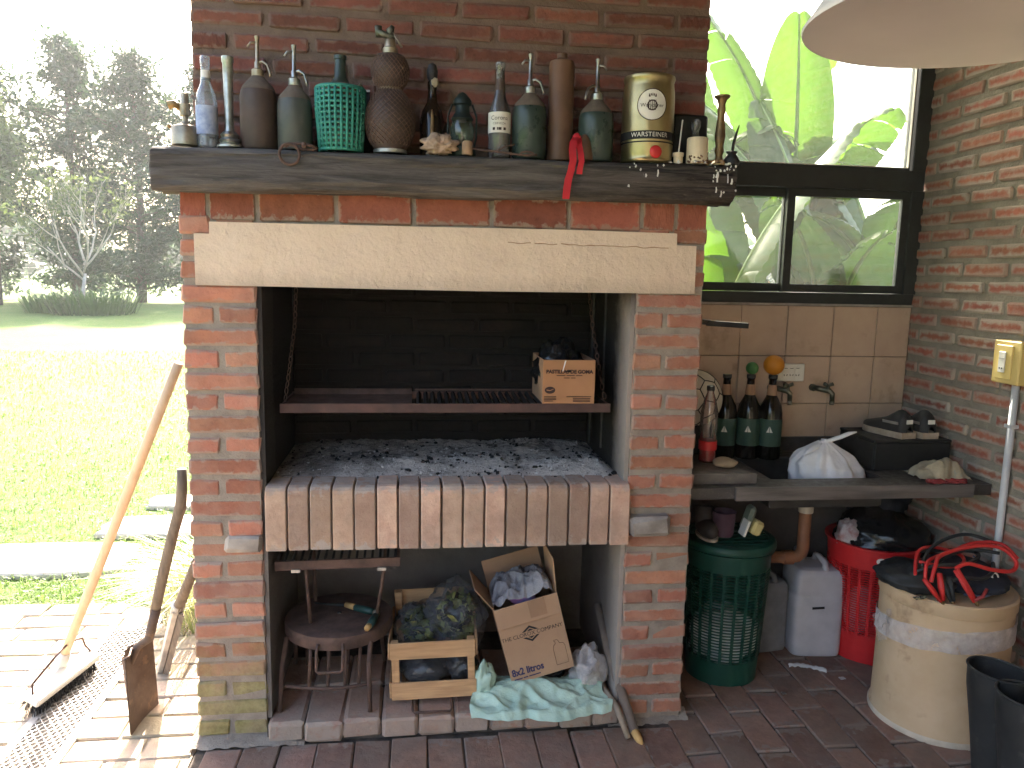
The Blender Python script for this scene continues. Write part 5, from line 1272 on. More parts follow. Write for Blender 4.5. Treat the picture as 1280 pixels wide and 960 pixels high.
# white shopping bag in the sink
t = thing("shopping_bag", "knotted white plastic shopping bag lying in the sink", "plastic bag", (2.265, .28, .711))
def bagf(u, v):
    th = 2 * math.pi * u; c, s_ = math.cos(th), math.sin(th)
    prof = [(0.55, 0), (.95, .12), (1.06, .35), (1.0, .58), (.72, .78), (.34, .93), (.16, 1.0)]
    k = v * (len(prof) - 1); i = min(int(k), len(prof) - 2); f_ = k - i; r = prof[i][0] * (1 - f_) + prof[i + 1][0] * f_; z = prof[i][1] * (1 - f_) + prof[i + 1][1] * f_
    fold = 1 + (.05 + .20 * v * v) * N(c * 2.6, s_ * 2.6, 2) + .16 * max(0, v - .3) * math.sin(th * 9 + 3 * N(c * 2, s_ * 2)) * .8 + .05 * N(c * 4, s_ * 4, v * 5) + .10 * crease(Vector((c * 2.4, s_ * 2.4, v * 3.2)))
    sx = -.02 * v
    return (2.27 + sx + .138 * r * fold * c - .01 * v, .285 + .095 * r * fold * s_, .714 + .217 * z + .02 * N(c * 3, s_ * 3, v * 4) * (1 - v) + .03 * c * (v > .3) * (1 - v) * -1)
MB().grid(bagf, 110, 46, closeu=True).build("film", M_WHITEBAG, t, smooth=True)
def ear(pts, w, name):
    mb = MB(); P = [Vector(p) for p in pts]
    mb.tube(P, w, 12, flat=.45); mb.v = [tuple(Vector(p) + Vector((.002 * N(p[0] * 60, p[2] * 60), .003 * N(p[0] * 50, p[2] * 50, 4), .002 * N(p[2] * 70, p[0] * 40)))) for p in mb.v]
    mb.build(name, M_WHITEBAG, t, smooth=True)
ear([(2.235, .285, .925), (2.260, .27, .938), (2.290, .26, .95), (2.320, .255, .965), (2.347, .25, .972)], [.010, .016, .017, .016, .006], "handle")
ear([(2.240, .285, .925), (2.205, .27, .918), (2.170, .25, .905), (2.135, .235, .888)], [.010, .015, .016, .005], "handle")
MB().blob((2.240, .28, .925), (.018, .016, .016), 3, .3, 2, 14).build("knot", M_WHITEBAG, t, smooth=True)
# black crate with shoes
t = thing("black_crate", "shallow black plastic crate on the right end of the worktop", "crate", (2.60, .40, CZ + .001))
cw, cd, chh = .31, .25, .105
for (c, s, nm) in (((0, -cd / 2, chh / 2), (cw, .008, chh), "side_panel"), ((0, cd / 2, chh / 2), (cw, .008, chh), "side_panel"), ((-cw / 2, 0, chh / 2), (.008, cd - .0085, chh), "side_panel"), ((cw / 2, 0, chh / 2), (.008, cd - .0085, chh), "side_panel"), ((0, 0, .112), (cw + .006, cd + .006, .010), "lid_panel"), ((0, 0, .004), (cw - .009, cd - .009, .007), "floor_panel")):
    loc(MB().bevbox(c, s, .002), t).build(nm, M_BLACKBOX, t)
def shoe(label, x, y, z, rz):
    t = thing("shoe", label, "shoe", (x, y, z), "pair of shoes on the black crate")
    t.rotation_euler = (0, 0, rz)
    L = .235
    def wid(u): return .034 + .012 * math.sin(math.pi * min(1, u * 1.1)) + .008 * math.exp(-((u - .68) / .16) ** 2) - .03 * max(0, u - .85) / .15
    mb = MB()
    prof_h = lambda u: .078 + .03 * math.exp(-((u - .18) / .16) ** 2) - .045 * max(0, u - .35) / .65
    def up(u, v):
        yy = -L / 2 + L * v; w = wid(v) * .95; h = prof_h(v); th = math.pi * u; e = min(1, v / .06) ** .5 * min(1, (1 - v) / .06 + .02) ** .5
        return (w * math.cos(th) * (.35 + .65 * e) * (1 - .12 * math.sin(th)), yy, .022 + (h - .022) * math.sin(th) ** .7 * (.4 + .6 * e))
    loc(mb.grid(up, 20, 26), t).build("upper", M_SHOE, t, smooth=True)
    n = 14; pts = [(wid(k / n), -L / 2 + L * k / n) for k in range(n + 1)]; out = [(a, b_) for a, b_ in pts] + [(-a, b_) for a, b_ in pts[::-1]]
    m_ = len(out); mb = MB().add([(a, b_, 0) for a, b_ in out] + [(a * 1.03, b_, .024) for a, b_ in out], [tuple(range(m_))[::-1], tuple(range(m_, 2 * m_))] + [(i, (i + 1) % m_, (i + 1) % m_ + m_, i + m_) for i in range(m_)])
    loc(mb, t).build("sole", M_SOLE, t)
    loc(MB().box((0, -L / 2 + .002, .066), (.028, .004, .016)), t).build("heel_tab", M_WHITEPL, t); 
    loc(MB().box((-.040, -.06, .058), (.003, .07, .010), (0, R(-12), R(6))), t).build("side_stripe", M_STEEL, t)
shoe("left dark shoe with tan sole on the black crate, seen from the heel", 2.565, .405, CZ + .119, R(12)); shoe("right dark shoe with tan sole on the black crate, next to the wall", 2.672, .405, CZ + .119, R(3))
# rag
def ragf(u, v):
    x = 2.535 + .18 * u; y = .085 + .15 * v; h = .006 + min(1, v / .14 + .08) * .058 * math.sin(math.pi * u) ** .6 * math.sin(math.pi * min(1, .12 + v * .95)) ** .5 * (1.0 + .7 * N(u * 3, v * 3, 2)) + .02 * abs(N(u * 5, v * 4)) + .004 * N(u * 14, v * 12)
    return (x + .02 * N(v * 4, u * 2), y + .02 * N(u * 4, 3), CZ + max(.002, h))
t = thing("cloth_glove", "crumpled dirty cream work glove with red hem at worktop's right front", "glove", (2.63, .15, CZ))
MB().grid(ragf, 60, 40).build("cloth", M_RAG, t, smooth=True)
MB().tube([(2.535 + .15 * k / 20, .082 + .010 * N(k * .4), CZ + .010 + .006 * N(k * .6, 4)) for k in range(21)], [.008 + .003 * N(k * .8, 9) for k in range(21)], 8).build("hem", M_REDTRIM, t, smooth=True)
MB().tube([(2.55 + .13 * k / 20, .074 + .008 * N(k * .4, 7), CZ + .006 + .004 * N(k * .6, 2)) for k in range(21)], .005, 8).build("hem", M_REDTRIM, t, smooth=True)

# ------------------------------------------------------------------ under the counter
def basket(t, cx, cy, r0, r1, h, m, nrib, nring, zlo, zhi, rt=.0022, wrib=.008, solid_top=.06):
    """tapered lattice basket"""
    rr = lambda z: r0 + (r1 - r0) * z / h
    MB().lathe([(0, .004), (rr(0) - .004, .004), (rr(0), 0), (rr(zlo), zlo), (rr(zlo) - .003, zlo), (rr(.01) - .004, .008), (0, .008)], (cx, cy, 0), 48).build("base_band", m, t, smooth=True, sharp=40)
    MB().lathe([(rr(zhi), zhi), (rr(h), h), (rr(h) + .010, h + .003), (rr(h) + .010, h + .010), (rr(h) - .004, h + .011), (rr(zhi) - .003, zhi)], (cx, cy, 0), 48, cap=False).build("rim", m, t, smooth=True, sharp=40)
    mb = MB()
    for k in range(nring):
        z = zlo + (zhi - zlo) * (k + .5) / nring; r = rr(z); mb.tube([(cx + r * math.cos(a), cy + r * math.sin(a), z) for a in [2 * math.pi * j / 48 for j in range(48)]], rt, 4, closed=True)
    mb.build("ring_slats", m, t, kind="stuff")
    me = None
    for j in range(nrib):
        a = 2 * math.pi * j / nrib; mb = MB(); d = Vector((math.cos(a), math.sin(a), 0)); s_ = Vector((-d.y, d.x, 0)); c0 = Vector((cx, cy, 0))
        P = []
        for z in (zlo - .002, zhi + .002):
            r = rr(z)
            for (du, dr) in ((-wrib / 2, .001), (wrib / 2, .001), (wrib / 2, -.004), (-wrib / 2, -.004)): P.append(c0 + d * (r + dr) + s_ * du + Vector((0, 0, z)))
        mb.add(P, [(0, 1, 5, 4), (1, 2, 6, 5), (2, 3, 7, 6), (3, 0, 4, 7)]).build("rib", m, t)
gb = thing("green_laundry_basket", "tall dark green slotted plastic basket with lid under the worktop", "basket", (1.895, .315, 0))
basket(gb, 1.895, .315, .135, .165, .515, M_DGREENPL, 22, 30, .095, .455, .0030, .011)
MB().lathe([(.178, .517), (.180, .520), (.180, .535), (.172, .545), (.150, .549), (.150, .545), (.168, .541), (.170, .53)], (1.895, .315, .0125), 48).build("lid_rim", M_DGREENPL, gb, smooth=True, sharp=40)
for k in range(9):
    y = .315 - .14 + k * .035; w = math.sqrt(max(.0, .152 ** 2 - (y - .315) ** 2)); MB().b(1.895 - w, 1.895 + w, y - .007, y + .007, .5535, .558).build("lid_slat", M_DGREENPL, gb)
MB().b(1.885, 1.905, .165, .465, .5495, .553).build("lid_slat", M_DGREENPL, gb)
tag(MB().blob((1.895, .315, .16), (.128, .128, .10), 8, .3, 2.2, 40, .1, ridge=.1).build("white_laundry", mat("white cloth", (.75, .73, .7), (.6, .58, .55), rough=.9, bump=.3), at=(1.895, .315, .01), smooth=True), "white cloth bundle inside the dark green basket", "cloth")
# brush, bottle, old shoe on the lid
t = thing("scrub_brush", "yellow bristled scrubbing brush standing on the green basket's lid", "brush", (1.925, .24, .572))
rb = Matrix.Rotation(R(18), 3, 'Y')
loc(MB().bevbox((.012, 0, .075), (.024, .06, .10), .010, rot=rb), t).build("handle_block", mat("grey green brush back", (.20, .22, .16), rough=.6), t)
loc(MB().bevbox((.035, -.02, .045), (.040, .05, .055), .009, rot=Matrix.Rotation(R(24), 3, 'Y')), t).build("bristles", M_BRUSHY, t)
loc(MB().bevbox((-.008, -.018, .045), (.010, .05, .062), .002, rot=rb), t).build("bristles", M_WHITEPL, t)
t = thing("purple_pot", "dull purple plastic pot on the green basket's lid", "pot", (1.855, .27, .572))
lath(t, "pot", [(.034, 0), (.038, .004), (.044, .09), (.046, .094), (.040, .095), (.034, .01)], M_PURPLE, 24)
t = thing("old_shoe", "old brown boot standing on the left of the green basket's lid", "shoe", (1.785, .255, .572))
loc(MB().blob((0, 0, .032), (.036, .075, .034), 3, .1, 1, 22, .03, flat=-.03), t).build("upper", mat("old brown leather", (.05, .038, .032), rough=.6), t, smooth=True)
loc(MB().tube([(0, .03, .03), (0, .04, .07), (0, .045, .105)], [.034, .032, .034], 14), t).build("shaft", mat("old brown leather", (.05, .038, .032)), t, smooth=True)
loc(MB().lathe([(.034, 0), (.036, .003), (.035, .010)], n=20, m=Matrix.Diagonal((1, 2.05, 1))), t).build("sole", M_SOLE, t)

# jerrycans
def jerry(name, label, x, y, w, d, h, m, rz=0):
    t = thing(name, label, "jerrycan", (x, y, 0), "plastic cans under the worktop"); t.rotation_euler = (0, 0, rz)
    def f(u, v):
        th = 2 * math.pi * u; c, s_ = math.cos(th), math.sin(th); p = .32
        prof = [(.0, 0), (.90, 0), (.97, .01), (1, .04), (1, .62), (.985, .64), (.985, .66), (1, .68), (1, .80), (.97, .86), (.86, .90), (.6, .915), (.0, .915)]
        k = v * (len(prof) - 1); i = min(int(k), len(prof) - 2); q_ = k - i; r = prof[i][0] * (1 - q_) + prof[i + 1][0] * q_; z = prof[i][1] * (1 - q_) + prof[i + 1][1] * q_
        return (w / 2 * r * math.copysign(abs(c) ** p, c), d / 2 * r * math.copysign(abs(s_) ** p, s_), h * z + .001)
    loc(MB().grid(f, 56, 48, closeu=True), t).build("body", m, t, smooth=True, sharp=50)
    loc(MB().tube([(.02, -d * .36, h * .89), (.02, -d * .30, h * .965), (.02, d * .02, h * .985), (.02, d * .2, h * .97), (.02, d * .28, h * .89)], [.013, .012, .012, .012, .014], 10), t).build("handle", m, t, smooth=True)
    loc(MB().lathe([(.022, h * .90), (.022, h * .95), (.027, h * .953), (.027, h * 1.03), (.024, h * 1.04), (.0, h * 1.04)], (-w * .22, d * .22, 0), 18), t).build("cap", m, t, smooth=True, sharp=40)
    return t
t = jerry("jerrycan", "pale grey plastic jerrycan standing between green and red baskets", 2.345, .47, .208, .19, .405, M_CANPL, R(-6))
loc(MB().box((-.01, -.0965, .215), (.05, .001, .010), (0, R(-4), 0)), t).build("faded_mark", M_BLACKPRINT, t)
jerry("jerrycan", "darker grey jerrycan tucked behind the green basket", 2.145, .51, .17, .16, .33, M_CANPL2, R(8))
# red basket
rbk = thing("red_basket", "bright red slotted plastic basket under the worktop's right half", "basket", (2.58, .425, 0))
basket(rbk, 2.58, .425, .142, .186, .485, M_REDPL, 26, 28, .12, .405, .0030, .011)
MB().lathe([(.0, 0), (.022, 0), (.022, .002), (.0, .002)], n=20, m=Euler((R(90), 0, R(-28))).to_matrix() @ Matrix.Diagonal((1, .62, 1))).move(Matrix.Translation((2.505, .2545, .452))).build("sticker", M_LABELW, rbk)
tag(MB().blob((2.59, .42, .50), (.160, .160, .115), 15, .2, 1.3, 64, .03, ridge=.22).build("black_sack", M_BLACKPL, at=(2.575, .42, .36), smooth=True), "big shiny black rubbish sack filling the red basket", "plastic bag")
tag(MB().blob((2.445, .40, .505), (.045, .05, .07), 19, .3, 1.8, 26, .1, ridge=.3).build("printed_bag", mat("printed bag", (.55, .5, .5), (.3, .12, .12), rough=.5, scale=26), at=(2.445, .40, .43), smooth=True), "small crumpled printed bag at the red basket's left rim", "plastic bag")
tag(MB().blob((2.63, .50, .62), (.12, .09, .12), 27, .25, 1.6, 44, .08, ridge=.25).build("dark_cloth", M_NAVY, at=(2.63, .50, .55), smooth=True), "dark cloth heap behind the black sack under the worktop", "cloth")
tag(MB().blob((2.46, .30, .17), (.06, .05, .09), 33, .2, 1.6, 24, .1, ridge=.2).build("pink_cloth", mat("pale pink cloth", (.6, .42, .42), rough=.9), at=(2.46, .32, .03), smooth=True), "pale cloth showing through the red basket's slots", "cloth").location = (2.505, .40, .06)
# paper scraps
t = tag(MB().grid(lambda u, v: (-.07 + .14 * u, -.012 + .024 * v + .012 * math.sin(u * 4) , .004 + .010 * abs(N(u * 6, v * 3)) + .008 * math.sin(math.pi * v)), 30, 8).build("paper_strip", M_PAPER, smooth=True), "torn white paper strip on the floor before the jerrycan", "paper"); t.location = (2.245, .285, .003); t.rotation_euler = (0, 0, R(-18))
t = tag(MB().grid(lambda u, v: (-.012 + .024 * u, -.01 + .02 * v, .003 + .006 * abs(N(u * 4, v * 4, 2))), 8, 8).build("paper_scrap", M_PAPER, smooth=True), "tiny foil scrap on the floor near the red basket", "paper"); t.location = (2.345, .20, .003)
t = tag(MB().grid(lambda u, v: (-.009 + .018 * u, -.008 + .016 * v, .003 + .006 * abs(N(u * 4, v * 4, 5))), 8, 8).build("paper_scrap", M_STEEL, smooth=True), "tiny shiny scrap on the floor right of the green basket", "paper"); t.location = (2.065, .115, .003)

# fibre drum
dx, dy, DR, DH = 2.548, -.055, .210, .495
t = thing("fibre_drum", "tan fibreboard drum with translucent tape round it at lower right", "drum", (dx, dy, 0))
lath(t, "wall", [(DR + .004, 0), (DR + .006, .006), (DR + .006, .022), (DR, .030), (DR - .002, .25), (DR, DH - .12), (DR, DH)], M_DRUM, 56)
lath(t, "base_hoop", [(DR + .0075, .001), (DR + .0085, .006), (DR + .0085, .018), (DR + .006, .023)], M_CREAMPVC, 56)
lath(t, "lid", [(DR + .003, DH - .045), (DR + .006, DH - .04), (DR + .006, DH - .002), (DR, DH + .003), (DR - .01, DH + .001), (DR - .02, DH - .008), (0, DH - .010)], M_DRUM, 56)
mb = MB()
def tapef(u, v):
    a = 2 * math.pi * u; z = DH - .175 + .075 * v + .025 * math.sin(a + 2.6) + .006 * N(math.cos(a) * 3, math.sin(a) * 3, v * 2); r = DR + .004 + .006 * abs(N(math.cos(a) * 7, math.sin(a) * 7, v * 3)) + .02 * max(0, math.cos(a - R(20))) ** 6 * (v)
    return (dx + r * math.cos(a), dy + r * math.sin(a), z)
MB().grid(tapef, 120, 8, closeu=True).build("plastic_wrap", M_FILMW, t, smooth=True)
mb = MB(); mb.grid(lambda u, v: (dx - DR - .005 - .07 * u * (1 - .5 * v), dy - .02 + .02 * N(u * 4, v * 4), DH - .08 - .10 * v - .02 * u), 14, 14); mb.build("loose_film", M_FILM, t, smooth=True)
# navy bag on the drum
t = thing("navy_bag", "dark navy cloth bag with pale piping lying on the drum's lid", "bag", (2.56, -.06, DH))
MB().blob((2.60, -.06, DH + .035), (.13, .14, .048), 44, .2, 1.5, 44, .06, flat=-.038, ridge=.2).build("cloth", M_NAVY, t, smooth=True)
MB().blob((2.42, -.06, DH + .030), (.12, .13, .040), 48, .2, 1.5, 40, .06, flat=-.033, ridge=.2).build("flap", M_BLACKRUB, t, smooth=True)
M_PIPING = mat("blue grey piping", (.09, .12, .20), rough=.6)
MB().tube([(2.50, -.20, DH + .022), (2.56, -.215, DH + .018), (2.63, -.20, DH + .030), (2.655, -.17, DH + .045), (2.62, -.15, DH + .062), (2.55, -.15, DH + .066)], .0035, 6).build("piping", M_PIPING, t, smooth=True)
MB().tube([(2.66, -.15, DH + .02), (2.70, -.11, DH + .03), (2.71, -.05, DH + .05), (2.68, -.0, DH + .075)], .003, 6).build("piping", M_PIPING, t, smooth=True)
MB().tube([(2.635 + .011 * math.cos(a), -.165 + .004 * math.sin(a), DH + .066 + .011 * math.sin(a)) for a in [2 * math.pi * k / 16 for k in range(16)]], .003, 6, closed=True).build("eyelet", M_WHITEPL, t, smooth=True)
tag(MB().grid(lambda u, v: (2.335 + .05 * u, -.175 - .02 * v + .01 * u, DH + .004 + .010 * abs(N(u * 5, v * 5))), 12, 8).build("printed_scrap", mat("black cream print", (.55, .48, .25), (.03, .03, .03), rough=.6, scale=90, lo=.48, hi=.52), smooth=True), "scrap with black and cream print on the drum's rim", "wrapper")
# jumper cables
t = thing("jumper_cables", "red and black jumper cables with clamps heaped on the drum", "jumper cables", (2.45, -.1, DH + .06))
def cab(pts, m, r=.006):
    P = [Vector(p) for p in pts]; Q = []
    for i in range(len(P) - 1):
        p0, p1, p2, p3 = P[max(i - 1, 0)], P[i], P[i + 1], P[min(i + 2, len(P) - 1)]
        for k in range(8):
            u = k / 8; Q.append(.5 * ((2 * p1) + (p2 - p0) * u + (2 * p0 - 5 * p1 + 4 * p2 - p3) * u * u + (3 * p1 - p0 - 3 * p2 + p3) * u ** 3))
    Q.append(P[-1]); MB().tube(Q, r, 8).build("cable", m, t, smooth=True)
cab([(2.40, -.17, DH + .055), (2.425, -.15, DH + .105), (2.46, -.12, DH + .125), (2.54, -.10, DH + .14), (2.62, -.11, DH + .155), (2.68, -.13, DH + .15), (2.71, -.16, DH + .115), (2.68, -.18, DH + .09), (2.60, -.185, DH + .10), (2.52, -.18, DH + .12), (2.475, -.18, DH + .105)], M_REDCABLE, .0068)
cab([(2.385, -.16, DH + .06), (2.40, -.14, DH + .11), (2.46, -.10, DH + .115), (2.53, -.08, DH + .125), (2.62, -.07, DH + .15), (2.70, -.10, DH + .155), (2.725, -.15, DH + .12)], M_REDCABLE, .006)
cab([(2.40, -.12, DH + .09), (2.46, -.06, DH + .12), (2.54, -.03, DH + .15), (2.62, -.04, DH + .17), (2.70, -.08, DH + .15)], M_BLACKRUB, .006)
cab([(2.44, -.10, DH + .07), (2.52, -.07, DH + .10), (2.6, -.08, DH + .13), (2.68, -.12, DH + .13)], M_BLACKRUB, .006)
cab([(2.37, -.13, DH + .06), (2.42, -.06, DH + .115), (2.50, -.02, DH + .12), (2.58, -.05, DH + .105), (2.55, -.12, DH + .10), (2.47, -.14, DH + .095), (2.40, -.10, DH + .10)], M_REDCABLE, .006)
cab([(2.36, -.10, DH + .05), (2.43, -.14, DH + .10), (2.52, -.15, DH + .105), (2.60, -.12, DH + .115), (2.64, -.05, DH + .11), (2.57, .0, DH + .10), (2.46, -.01, DH + .10)], M_BLACKRUB, .0065)
cab([(2.42, -.19, DH + .05), (2.48, -.20, DH + .08), (2.56, -.20, DH + .075), (2.62, -.17, DH + .085), (2.66, -.12, DH + .095)], M_BLACKRUB, .0065)
def clamp(a, b_, m, spread):
    a, b_ = Vector(a), Vector(b_); d = (b_ - a).normalized(); s_ = Vector((d.z, 0, -d.x)).normalized()
    for k in (-1, 1):
        MB().tube([a + s_ * spread * k, (a + b_) / 2 + s_ * spread * .55 * k, b_ + s_ * .004 * k], [.010, .013, .008], 8, flat=.7).build("clamp_arm", m, t, smooth=True)
    MB().tube([b_, b_ + d * .025], [.007, .003], 8).build("clamp_jaw", M_BRASS, t)
clamp((2.385, -.19, DH + .085), (2.412, -.215, DH + .008), M_REDCABLE, .028)
clamp((2.47, -.19, DH + .105), (2.515, -.235, DH + .012), M_REDCABLE, .004)
MB().tube([(2.51, -.235, DH + .016), (2.535, -.24, DH + .03), (2.552, -.235, DH + .055)], [.006, .006, .005], 8).build("clamp_jaw", mat("dull red", (.30, .03, .03), rough=.5), t, smooth=True)
clamp((2.435, -.19, DH + .08), (2.445, -.22, DH + .008), M_BLACKRUB, .012)
# rubber boots
def boot(label, x, y, rz):
    t = thing("rubber_boot", label, "boot", (x, y, 0), "pair of rubber boots"); t.rotation_euler = (0, 0, rz)
    prof = [(.0, .045, .0), (.03, .045, -.0), (.10, .045, .01), (.20, .055, .012), (.30, .068, .01), (.385, .078, .008)]
    mb = MB()
    def f(u, v):
        th = 2 * math.pi * u; z = .395 * v; r = .046 + .030 * min(1, v / .85) ** 1.2
        return (r * .92 * math.cos(th) * (1 + .02 * N(math.cos(th) * 2, math.sin(th) * 2, v * 3)), .02 - .015 * v + r * 1.12 * math.sin(th), .02 + z * .95)
    loc(mb.grid(f, 30, 18, closeu=True), t).build("shaft", M_BLACKRUB, t, smooth=True)
    loc(MB().tube([(.0708 * math.cos(a), .005 + .085 * math.sin(a), .396) for a in [2 * math.pi * k / 30 for k in range(30)]], .004, 6, closed=True), t).build("top_band", M_BLACKRUB, t, smooth=True)
    loc(MB().blob((0, .095, .045), (.050, .135, .05), 2, .04, 1, 28, .01, flat=-.03), t).build("foot", M_BLACKRUB, t, smooth=True)
    loc(MB().blob((0, .085, .010), (.054, .15, .016), 2, .03, 1, 28, .0, flat=-.009), t).build("sole", M_BLACKRUB, t, smooth=True)
boot("black rubber boot standing behind its pair at the lower right edge", 2.425, -.46, R(-160)); boot("black rubber boot nearest the camera in the lower right corner", 2.405, -.60, R(-170))

# pendant lamp shade
LX, LY, LZ, LR = 1.705, -1.10, 2.0, .309
t = thing("pendant_lamp", "large white enamel pendant lampshade hanging at the upper right", "lamp", (LX, LY, LZ))
pr_ = [(LR, 0), (LR + .004, -.003), (LR + .006, .002), (LR - .004, .015), (LR * .86, .075), (LR * .66, .15), (LR * .42, .215), (LR * .22, .255), (.05, .268), (.045, .34), (.0, .345)]
lath(t, "shade", pr_, M_SHADE, 64, sharp=60)
lath(t, "shade_lining", [(LR - .002, .001), (LR - .010, .014), (LR * .84, .072), (LR * .64, .146), (LR * .40, .21), (LR * .2, .25), (.0, .262)], M_SHADE, 64)
loc(MB().lathe([(.0, .10), (.022, .115), (.03, .14), (.024, .175), (.016, .20), (.016, .255)], n=20), t).build("bulb", M_LABELW, t, smooth=True)
loc(MB().tube([(0, 0, .34), (0, 0, .949)], .005, 8), t).build("cord", M_BLACKRUB, t)

# ------------------------------------------------------------------ tools leaning on the left of the fireplace
t = thing("push_broom", "push broom with pale wooden handle and white head leaning on the pier", "broom", (-.56, .37, 0))
A, B = Vector((-.020, .015, 1.245)), Vector((-.578, .385, .105))
MB().tube([B, B.lerp(A, .3), B.lerp(A, .7), A], [.0155, .0165, .016, .0145], 14).build("handle", M_HANDLE, t, smooth=True)
d = (A - B).normalized(); MB().tube([B - d * .05, B + d * .05], [.028, .019], 14).build("socket", M_WHITEPL, t, smooth=True)
hd = Vector((.07, .30, 0)).normalized(); hn = Vector((hd.y, -hd.x, 0)); hc = Vector((-.560, .355, .066))
rot = Matrix((hn, hd, Vector((0, 0, 1)))).transposed() @ Matrix.Rotation(R(28), 3, 'Y')
MB().bevbox(hc, (.062, .34, .030), .006, rot=rot).build("head_block", M_WHITEPL, t)
mb = MB(); rng = random.Random(3)
for i in range(900):
    u, w = rng.uniform(-.16, .16), rng.uniform(-.026, .026); base = hc + rot @ Vector((w, u, -.012)); tip = base + rot @ Vector((w * .8 + rng.uniform(-.006, .006), u * .06 + rng.uniform(-.006, .006), -.062)) + hn * .018; tip.z = max(.002, tip.z)
    s_ = Vector((rng.uniform(-1, 1), rng.uniform(-1, 1), 0)).normalized() * .0011; mb.add([base - s_, base + s_, tip + s_, tip - s_], [(0, 1, 2, 3)])
mb.build("bristles", M_GREENBRISTLE, t, kind="stuff")
mid = B + d * .10
for k in (-1, 1): MB().tube([mid, mid + hd * .07 * k + Vector((0, 0, -.015)), hc + hd * .14 * k + Vector((-.01, 0, .045)), hc + hd * .155 * k + Vector((0, 0, .012))], .004, 7).build("brace", M_RUST, t, smooth=True)

t = thing("square_shovel", "rusty square shovel with grey wooden handle leaning on the pier", "shovel", (-.21, .15, 0))
bl = [Vector((-.232, .055, .004)), Vector((-.205, .245, .004)), Vector((-.222, .235, .25)), Vector((-.247, .050, .272))]
def blade(u, v):
    a = bl[0].lerp(bl[1], u); b_ = bl[3].lerp(bl[2], u); p = a.lerp(b_, v); bulge = .018 * math.sin(math.pi * u) * (.4 + .6 * v)
    return p + Vector((-bulge + (.012 if u in (0, 1) else 0) * v, 0, .012 * (1 if .25 < u < .75 else 0) * (v > .95)))
mb = MB(); mb.grid(blade, 16, 14); n0 = len(mb.v); mb2 = MB(); mb2.grid(lambda u, v: blade(u, v) + Vector((.003, 0, 0)), 16, 14)
mb.add(mb2.v, [f_[::-1] for f_ in mb2.f]); mb.build("blade", M_SHOVEL, t, smooth=True)
MB().tube([bl[3] + Vector((.01, .0, 0)), bl[3] + Vector((.02, .02, .004)), bl[3].lerp(bl[2], .5) + Vector((-.012, 0, .004)), bl[2] + Vector((.0, -.02, .0)), bl[2] + Vector((.01, .005, 0))], .004, 6).build("tread", M_SHOVEL, t, smooth=True)
c0 = bl[3].lerp(bl[2], .5) + Vector((-.012, 0, -.05))
MB().tube([c0, c0 + Vector((.018, .0, .06)), Vector((-.188, .142, .30)), Vector((-.150, .112, .42))], [.006, .016, .018, .0185], 10, flat=.85).build("socket", M_SHOVEL, t, smooth=True)
MB().tube([(-.158, .118, .40), (-.112, .085, .56), (-.068, .055, .70), (-.036, .032, .79), (-.026, .018, .85), (-.022, .012, .915)], [.0165, .0175, .017, .018, .0165, .015], 12).build("handle", M_OLDHANDLE, t, smooth=True)

t = thing("old_spade", "old narrow spade with dark handle half hidden behind the square shovel", "spade", (-.27, .5, 0))
MB().tube([(-.03, .17, .56), (-.10, .27, .42), (-.155, .35, .31)], [.016, .018, .02], 10).build("handle", M_OLDHANDLE, t, smooth=True)
MB().tube([(-.145, .335, .335), (-.165, .365, .29)], [.022, .023], 12).build("ferrule", M_STEEL, t, smooth=True)
mb = MB(); q0 = [Vector((-.150, .33, .30)), Vector((-.175, .40, .30)), Vector((-.275, .53, .004)), Vector((-.255, .46, .004))]
mb.add(q0 + [p + Vector((-.016, -.004, .002)) for p in q0], [(0, 1, 2, 3), (7, 6, 5, 4), (0, 4, 5, 1), (1, 5, 6, 2), (2, 6, 7, 3), (3, 7, 4, 0)]); mb.build("blade", M_STEEL, t)
mb = MB(); q1 = [p + Vector((.028, -.02, -.0)) for p in q0]; mb.add(q1 + [p + Vector((-.022, .012, .002)) for p in q1], [(0, 1, 2, 3), (7, 6, 5, 4), (0, 4, 5, 1), (1, 5, 6, 2), (2, 6, 7, 3), (3, 7, 4, 0)]); mb.build("back_board", M_OLDHANDLE, t)

# ------------------------------------------------------------------ vegetation
def blades(n, fn, m, name, seed=1):
    rng = random.Random(seed); mb = MB()
    for i in range(n):
        x, y, z, h, w, lean, az = fn(rng)
        d = Vector((math.cos(az), math.sin(az), 0)); s_ = Vector((-d.y, d.x, 0)) * w / 2; b_ = Vector((x, y, z))
        m1 = b_ + d * lean * h * .35 + Vector((0, 0, h * .62)); t_ = b_ + d * lean * h + Vector((0, 0, h * (1 - .35 * min(1, lean))))
        mb.add([b_ - s_, b_ + s_, m1 + s_ * .7, m1 - s_ * .7, t_], [(0, 1, 2, 3), (3, 2, 4)])
    return mb.build(name, m)
def gfn(rng):
    y = 1.10 + 11 * rng.random() ** 2.0; x = -.2 + .25 * (y - 1) - (1.6 + .75 * (y - 1)) * rng.random() * 1.05
    return x, y, -.035, rng.uniform(.025, .06) * (1 + .03 * y), .004 + .0009 * y, rng.uniform(.2, 1.2), rng.uniform(0, 6.28)
tag(blades(26000, gfn, M_GRASS, "lawn_grass", 2), "short sunlit grass blades of the lawn", "grass", kind="stuff")
